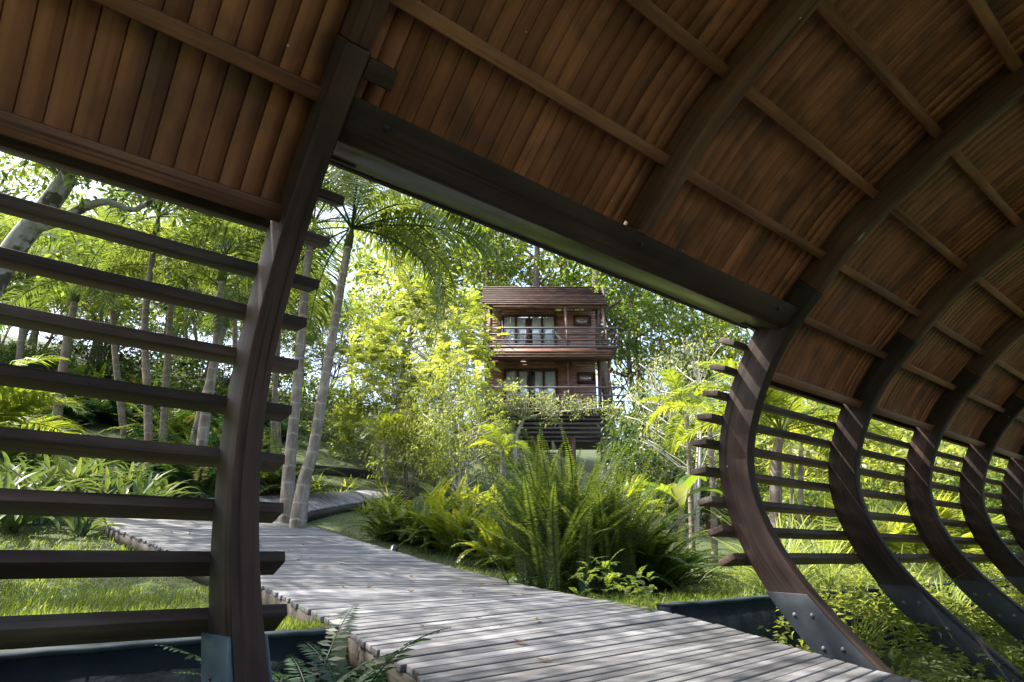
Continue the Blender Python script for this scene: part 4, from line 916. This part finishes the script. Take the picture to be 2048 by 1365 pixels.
for px,H,s,k,lb in big: single('fern_clump',k,gp(px,H),lb,'fern',scale=s)
def on_y(px,py,y): d=ray(px,py); return d*(y/d[1])
near=[(565,1400,2.3,'small drooping fern right of the blue steel foot of the post',.85),(615,1395,2.35,'feathery fern against the dark retaining wall by the steel foot',1.0),(665,1420,2.25,'fern below the boardwalk edge at the bottom of the picture',.95),(385,1400,2.2,'small fern left of the blue steel foot of the post',.75)]
near=[(*on_y(a,c,y)[:2],-.64,lb,s*.88) for a,c,y,lb,s in near]
for x,y,z,lb,s in near: single('fern','fnE',(x,y,z),lb,'fern',scale=s)
rng=np.random.default_rng(9); 
for k in range(60):
    px=rng.uniform(-80,560); H=rng.uniform(10.5,22)
    single('fern_clump','fnF' if k%2 else 'fnD',gp(px,H),'dark green arching fern in the bank of ferns behind the left slats','fern','ferns of the bank behind the left slats',scale=rng.uniform(1.1,1.6))
# strap-leaved plants
store('st0',strap_plant(501,22,.85,.085),'strap','strap_leaf_plant'); store('st1',strap_plant(502,18,.75,.075),'strap','strap_leaf_plant')
for k in range(40):
    px=rng.uniform(-80,420); H=rng.uniform(6.8,11.5); p=gp(px,H)
    if deck_contains(p[0],p[1]): continue
    single('strap_leaf_plant','st%d'%(k%2),p,'broad strap leaved plant with glossy arching leaves in the bed behind the left slats','border plant','strap leaved plants of the bed behind the left slats',scale=rng.uniform(.8,1.15))
store('st2',strap_plant(503,30,.5,.03,(.5,1.4),(.5,1.6),.2),'lvY','border_plant')
for k in range(24):
    px=rng.uniform(590,790); H=rng.uniform(11.5,15); p=gp(px,H)
    if deck_contains(p[0],p[1]): continue
    single('border_plant','st2',p,'tufted yellow green border plant on the slope behind the boardwalk bend','border plant','tufted plants of the border behind the boardwalk bend',scale=rng.uniform(.8,1.25))
store('og',strap_plant(504,130,.95,.016,(.5,1.5),(.4,1.7),.1),'grassP','ornamental_grass')
for px,H,s,lb in ((1600,5.2,1.0,'pale clump of ornamental grass behind the foot of the curved rib'),(1650,6.0,1.0,'pale ornamental grass clump further right behind the second rib'),(1800,6.2,1.1,'pale ornamental grass clump between the third and fourth ribs'),(1540,5.6,.8,'pale ornamental grass clump at the edge of the sunlit lawn'),(1900,6.5,1.1,'pale ornamental grass clump near the fourth rib'),(1720,5.5,.9,'pale ornamental grass clump close to the third rib')):
    single('ornamental_grass','og',gp(px,H),lb,'ornamental grass',scale=s)
# timber edging logs on the slope
for px0,px1,py,H,lb in ((590,750,918,15.5,'dark timber edging along the planted slope behind the bend'),(640,840,935,13.5,'lower dark timber edging crossing the slope behind the bend')):
    a=gp(px0,H);b=gp(px1,H+1.0); m=M(); c=(a+b)/2; bar(m,a-c+[0,0,.1],b-c+[0,0,.1],.12,.22); o=m.build('timber_edging',MAT['fascia'],None,bevel=.01); o.location=tuple(c); tag(o,lb,'edging')
# little leafy weeds at the deck edge
store('wd',broadleaf(240,H=.45,spread=.22,base=.25,nclump=14,per=12,lsz=.075,trunk_r=.006,clump_r=.07,multi=4)[1],'lvM','weed_crown')
store('wdp',pinnate_shrub(241,H=.5,spread=.28,nclump=12,lsz=.07,trunk_r=.006,per=4,leafl=.22)[1],'lvM','weed_crown')
for px,py,s,lb in ((1150,1175,1.0,'small leafy sapling growing against the boardwalk edge below the largest fern'),(1225,1195,1.0,'small feathery weed at the boardwalk edge right of the sapling'),(1310,1228,.7,'tiny weed poking past the boardwalk edge beside the retaining wall')):
    q=on_surface(px,py,zd); single('weed','wdp',(q[0]+.14,q[1]+.22,float(zg(q[0]+.14,q[1]+.22))),lb,'weed',scale=s*.55)

# ------------------------------------------------------------------ grass and groundcover (uncountable)
def grass_field(name,n,px_rng,H_rng,L,w,mat,seed,label,cond=None):
    rng=np.random.default_rng(seed); H=1/rng.uniform(1/H_rng[1],1/H_rng[0],n); px=rng.uniform(*px_rng,n)
    z=np.zeros(n)
    for _ in range(6):
        D=H*math.cos(PITCH)+z*math.sin(PITCH); lx=(px-1024)*D/F_PX; X=FH[0]*H+RT[0]*lx; Y=FH[1]*H+RT[1]*lx; z=zg(X,Y)
    ok=(Y>2.74)&~deck_contains(X,Y)
    if cond is not None: ok&=cond(X,Y,px,H)
    P=np.stack([X,Y,z-.005],1)[ok]; k=len(P); H=H[ok]
    az=rng.uniform(0,6.28,k); el=rng.uniform(.75,1.5,k); d=np.stack([np.cos(az)*np.cos(el),np.sin(az)*np.cos(el),np.sin(el)],1)
    l=L*rng.uniform(.4,1.3,k)*(.75+.45*np.sin(X[ok]*2.1+1.3*np.sin(Y[ok]*1.7))*np.sin(Y[ok]*2.6+X[ok])); s=np.stack([-np.sin(az),np.cos(az),0*az],1)*(w*(.7+H/9))[:,None]*.5
    mid=P+d*(l*.55)[:,None]; tip=mid+unit(d*[1.6,1.6,.6])*(l*.45)[:,None]
    V=np.stack([P-s,P+s,mid+s*.8,mid-s*.8,tip],1); i=np.arange(k)[:,None]*5; m=M(); m.add(V,[i+[0,1,2,3],i+[3,2,4]],None,np.repeat(np.clip(rng.normal(.5,.2,k),0,1),5))
    tag(m.build(name,MAT[mat]),label,'grass',kind='stuff')
grass_field('lawn_grass',60000,(-150,1620),(3.1,13),.085,.006,'grass',601,'short green lawn grass on both sides of the boardwalk')
grass_field('meadow_grass',16000,(1480,2300),(4.6,14),.20,.008,'grassP',602,'pale rough grass behind the curved ribs on the right')
def carpet(name,n,xr,yr,zr,lsz,mat,seed,label,base):
    rng=np.random.default_rng(seed); X=rng.uniform(*xr,n); Y=rng.uniform(*yr,n); Z=base(X,Y,rng)
    ok=~deck_contains(X,Y)&((Y<2.55)|(X>5.5+.5*np.sin(Y*3))); X,Y,Z=X[ok],Y[ok],Z[ok]; k=len(X); v=rvec(rng,k); d=v*[1,1,.35]
    m=M(); leaves(m,np.stack([X,Y,Z],1),d,np.array([0,0,1.])+rng.normal(0,.35,(k,3)),lsz*rng.uniform(.6,1.3,k),lsz*.55*rng.uniform(.7,1.2,k),np.clip(rng.normal(.5,.2,k),0,1),fold=True)
    tag(m.build(name,MAT[mat]),label,'groundcover',kind='stuff')
def gcz(X,Y,rng):
    h=(.16+.58*np.clip((Y-1.1)/1.3,0,1))*np.clip((X-3.5)/1.2,.25,1)*(.75+.25*np.sin(X*2.3)*np.sin(Y*3.1+X)); top=np.where(Y<2.6,-.86+h*1.05,-.36+.14+.1*np.sin(X*3+Y*2)); return top-rng.uniform(0,.16,len(X))
carpet('groundcover',34000,(3.7,13),(.6,4.3),None,.062,'lvY',611,'bright leafy groundcover filling the ground under the curved ribs on the right',gcz)
def gclow(X,Y,rng): return -.84+rng.uniform(0,.10,len(X))
carpet('ground_ivy',5000,(-1.0,3.6),(.9,2.55),None,.045,'lvD',612,'low dark leafy plants on the shaded soil under the boardwalk edge',gclow)
# ------------------------------------------------------------------ small things
q=gp(785,8.0)
o=empty('garden_spotlight',tuple(q)); tag(o,'small black garden spotlight on a spike at the edge of the ferns','spotlight'); 
m=M(); tube(m,[(0,0,-.1),(0,0,.10)],[.008,.008],6); m.build('spike',MAT['black'],o)
m=M(); dd=unit(np.array([.5,.6,.45])); c0=np.array([0,0,.13]); tube(m,[c0-dd*.07,c0-dd*.05,c0+dd*.05,c0+dd*.06],[.03,.045,.05,.053],14); m.build('lamp_body',MAT['black'],o,True)
m=M(); tube(m,[c0+dd*.0605,c0+dd*.064],[.045,.044],14); m.build('lens',MAT['lens'],o)
def lf(seed):
    rng=np.random.default_rng(seed); m=M(); t=np.linspace(0,1,7); P=np.stack([t*.07,.008*np.sin(t*3),.006+.012*(t-.5)**2*4],1); ribbon(m,P,.028*np.sin(np.pi*(.05+.93*t)),np.array([0,0,1.]),rng.uniform(0,.6),.5); return m
store('lf0',lf(1),'dead','dry_leaf'); store('lf1',lf(2),'dead','dry_leaf')
rng=np.random.default_rng(21)
for k in range(70):
    l=rng.uniform(1.5,al[-1]*.7); a,b=edge(Ls,l),edge(Rs,l); u=rng.uniform(.15,.9); p=a*(1-u)+b*u; single('dry_leaf','lf%d'%(k%2),p+[0,0,.001],'dry brown leaf lying on the boardwalk planks','leaf','dry leaves scattered on the boardwalk',scale=rng.uniform(.45,1.1))
# ------------------------------------------------------------------ light, sky, camera
w=bpy.data.worlds.new('World'); sc.world=w; w.use_nodes=True; nt=w.node_tree
bg=nt.nodes['Background']; sky=nt.nodes.new('ShaderNodeTexSky'); sky.sky_type='NISHITA'; sky.sun_disc=False
SD=np.array([-.9,1.,2.0]); SD/=np.linalg.norm(SD)
sky.sun_elevation=math.asin(SD[2]); sky.sun_rotation=math.atan2(SD[0],SD[1]); sky.air_density=1.0; sky.dust_density=4.0; sky.ozone_density=.6
nt.links.new(sky.outputs[0],bg.inputs[0]); bg.inputs[1].default_value=.15
ld=bpy.data.lights.new('sun','SUN'); ld.energy=3.7; ld.angle=R(.53); ld.color=(1,.95,.86)
sun=bpy.data.objects.new('sun',ld); COL.objects.link(sun); sun.rotation_euler=Vector(SD).to_track_quat('Z','Y').to_euler()
cd=bpy.data.cameras.new('camera'); cd.sensor_width=36; cd.lens=F_PX/2048*36; cd.clip_start=.05; cd.clip_end=1000
cam=bpy.data.objects.new('camera',cd); COL.objects.link(cam)
cam.matrix_world=Matrix(((RT[0],UP[0],-FW[0],0),(RT[1],UP[1],-FW[1],0),(RT[2],UP[2],-FW[2],0),(0,0,0,1)))
sc.camera=cam
sc.view_settings.view_transform='Standard'; sc.view_settings.look='None'; sc.view_settings.gamma=1; sc.view_settings.exposure=2.0
sc.render.engine='CYCLES'; sc.cycles.max_bounces=10; sc.cycles.diffuse_bounces=6; sc.cycles.transmission_bounces=4; sc.cycles.transparent_max_bounces=8
sc.cycles.use_denoising=True; sc.cycles.sample_clamp_indirect=8
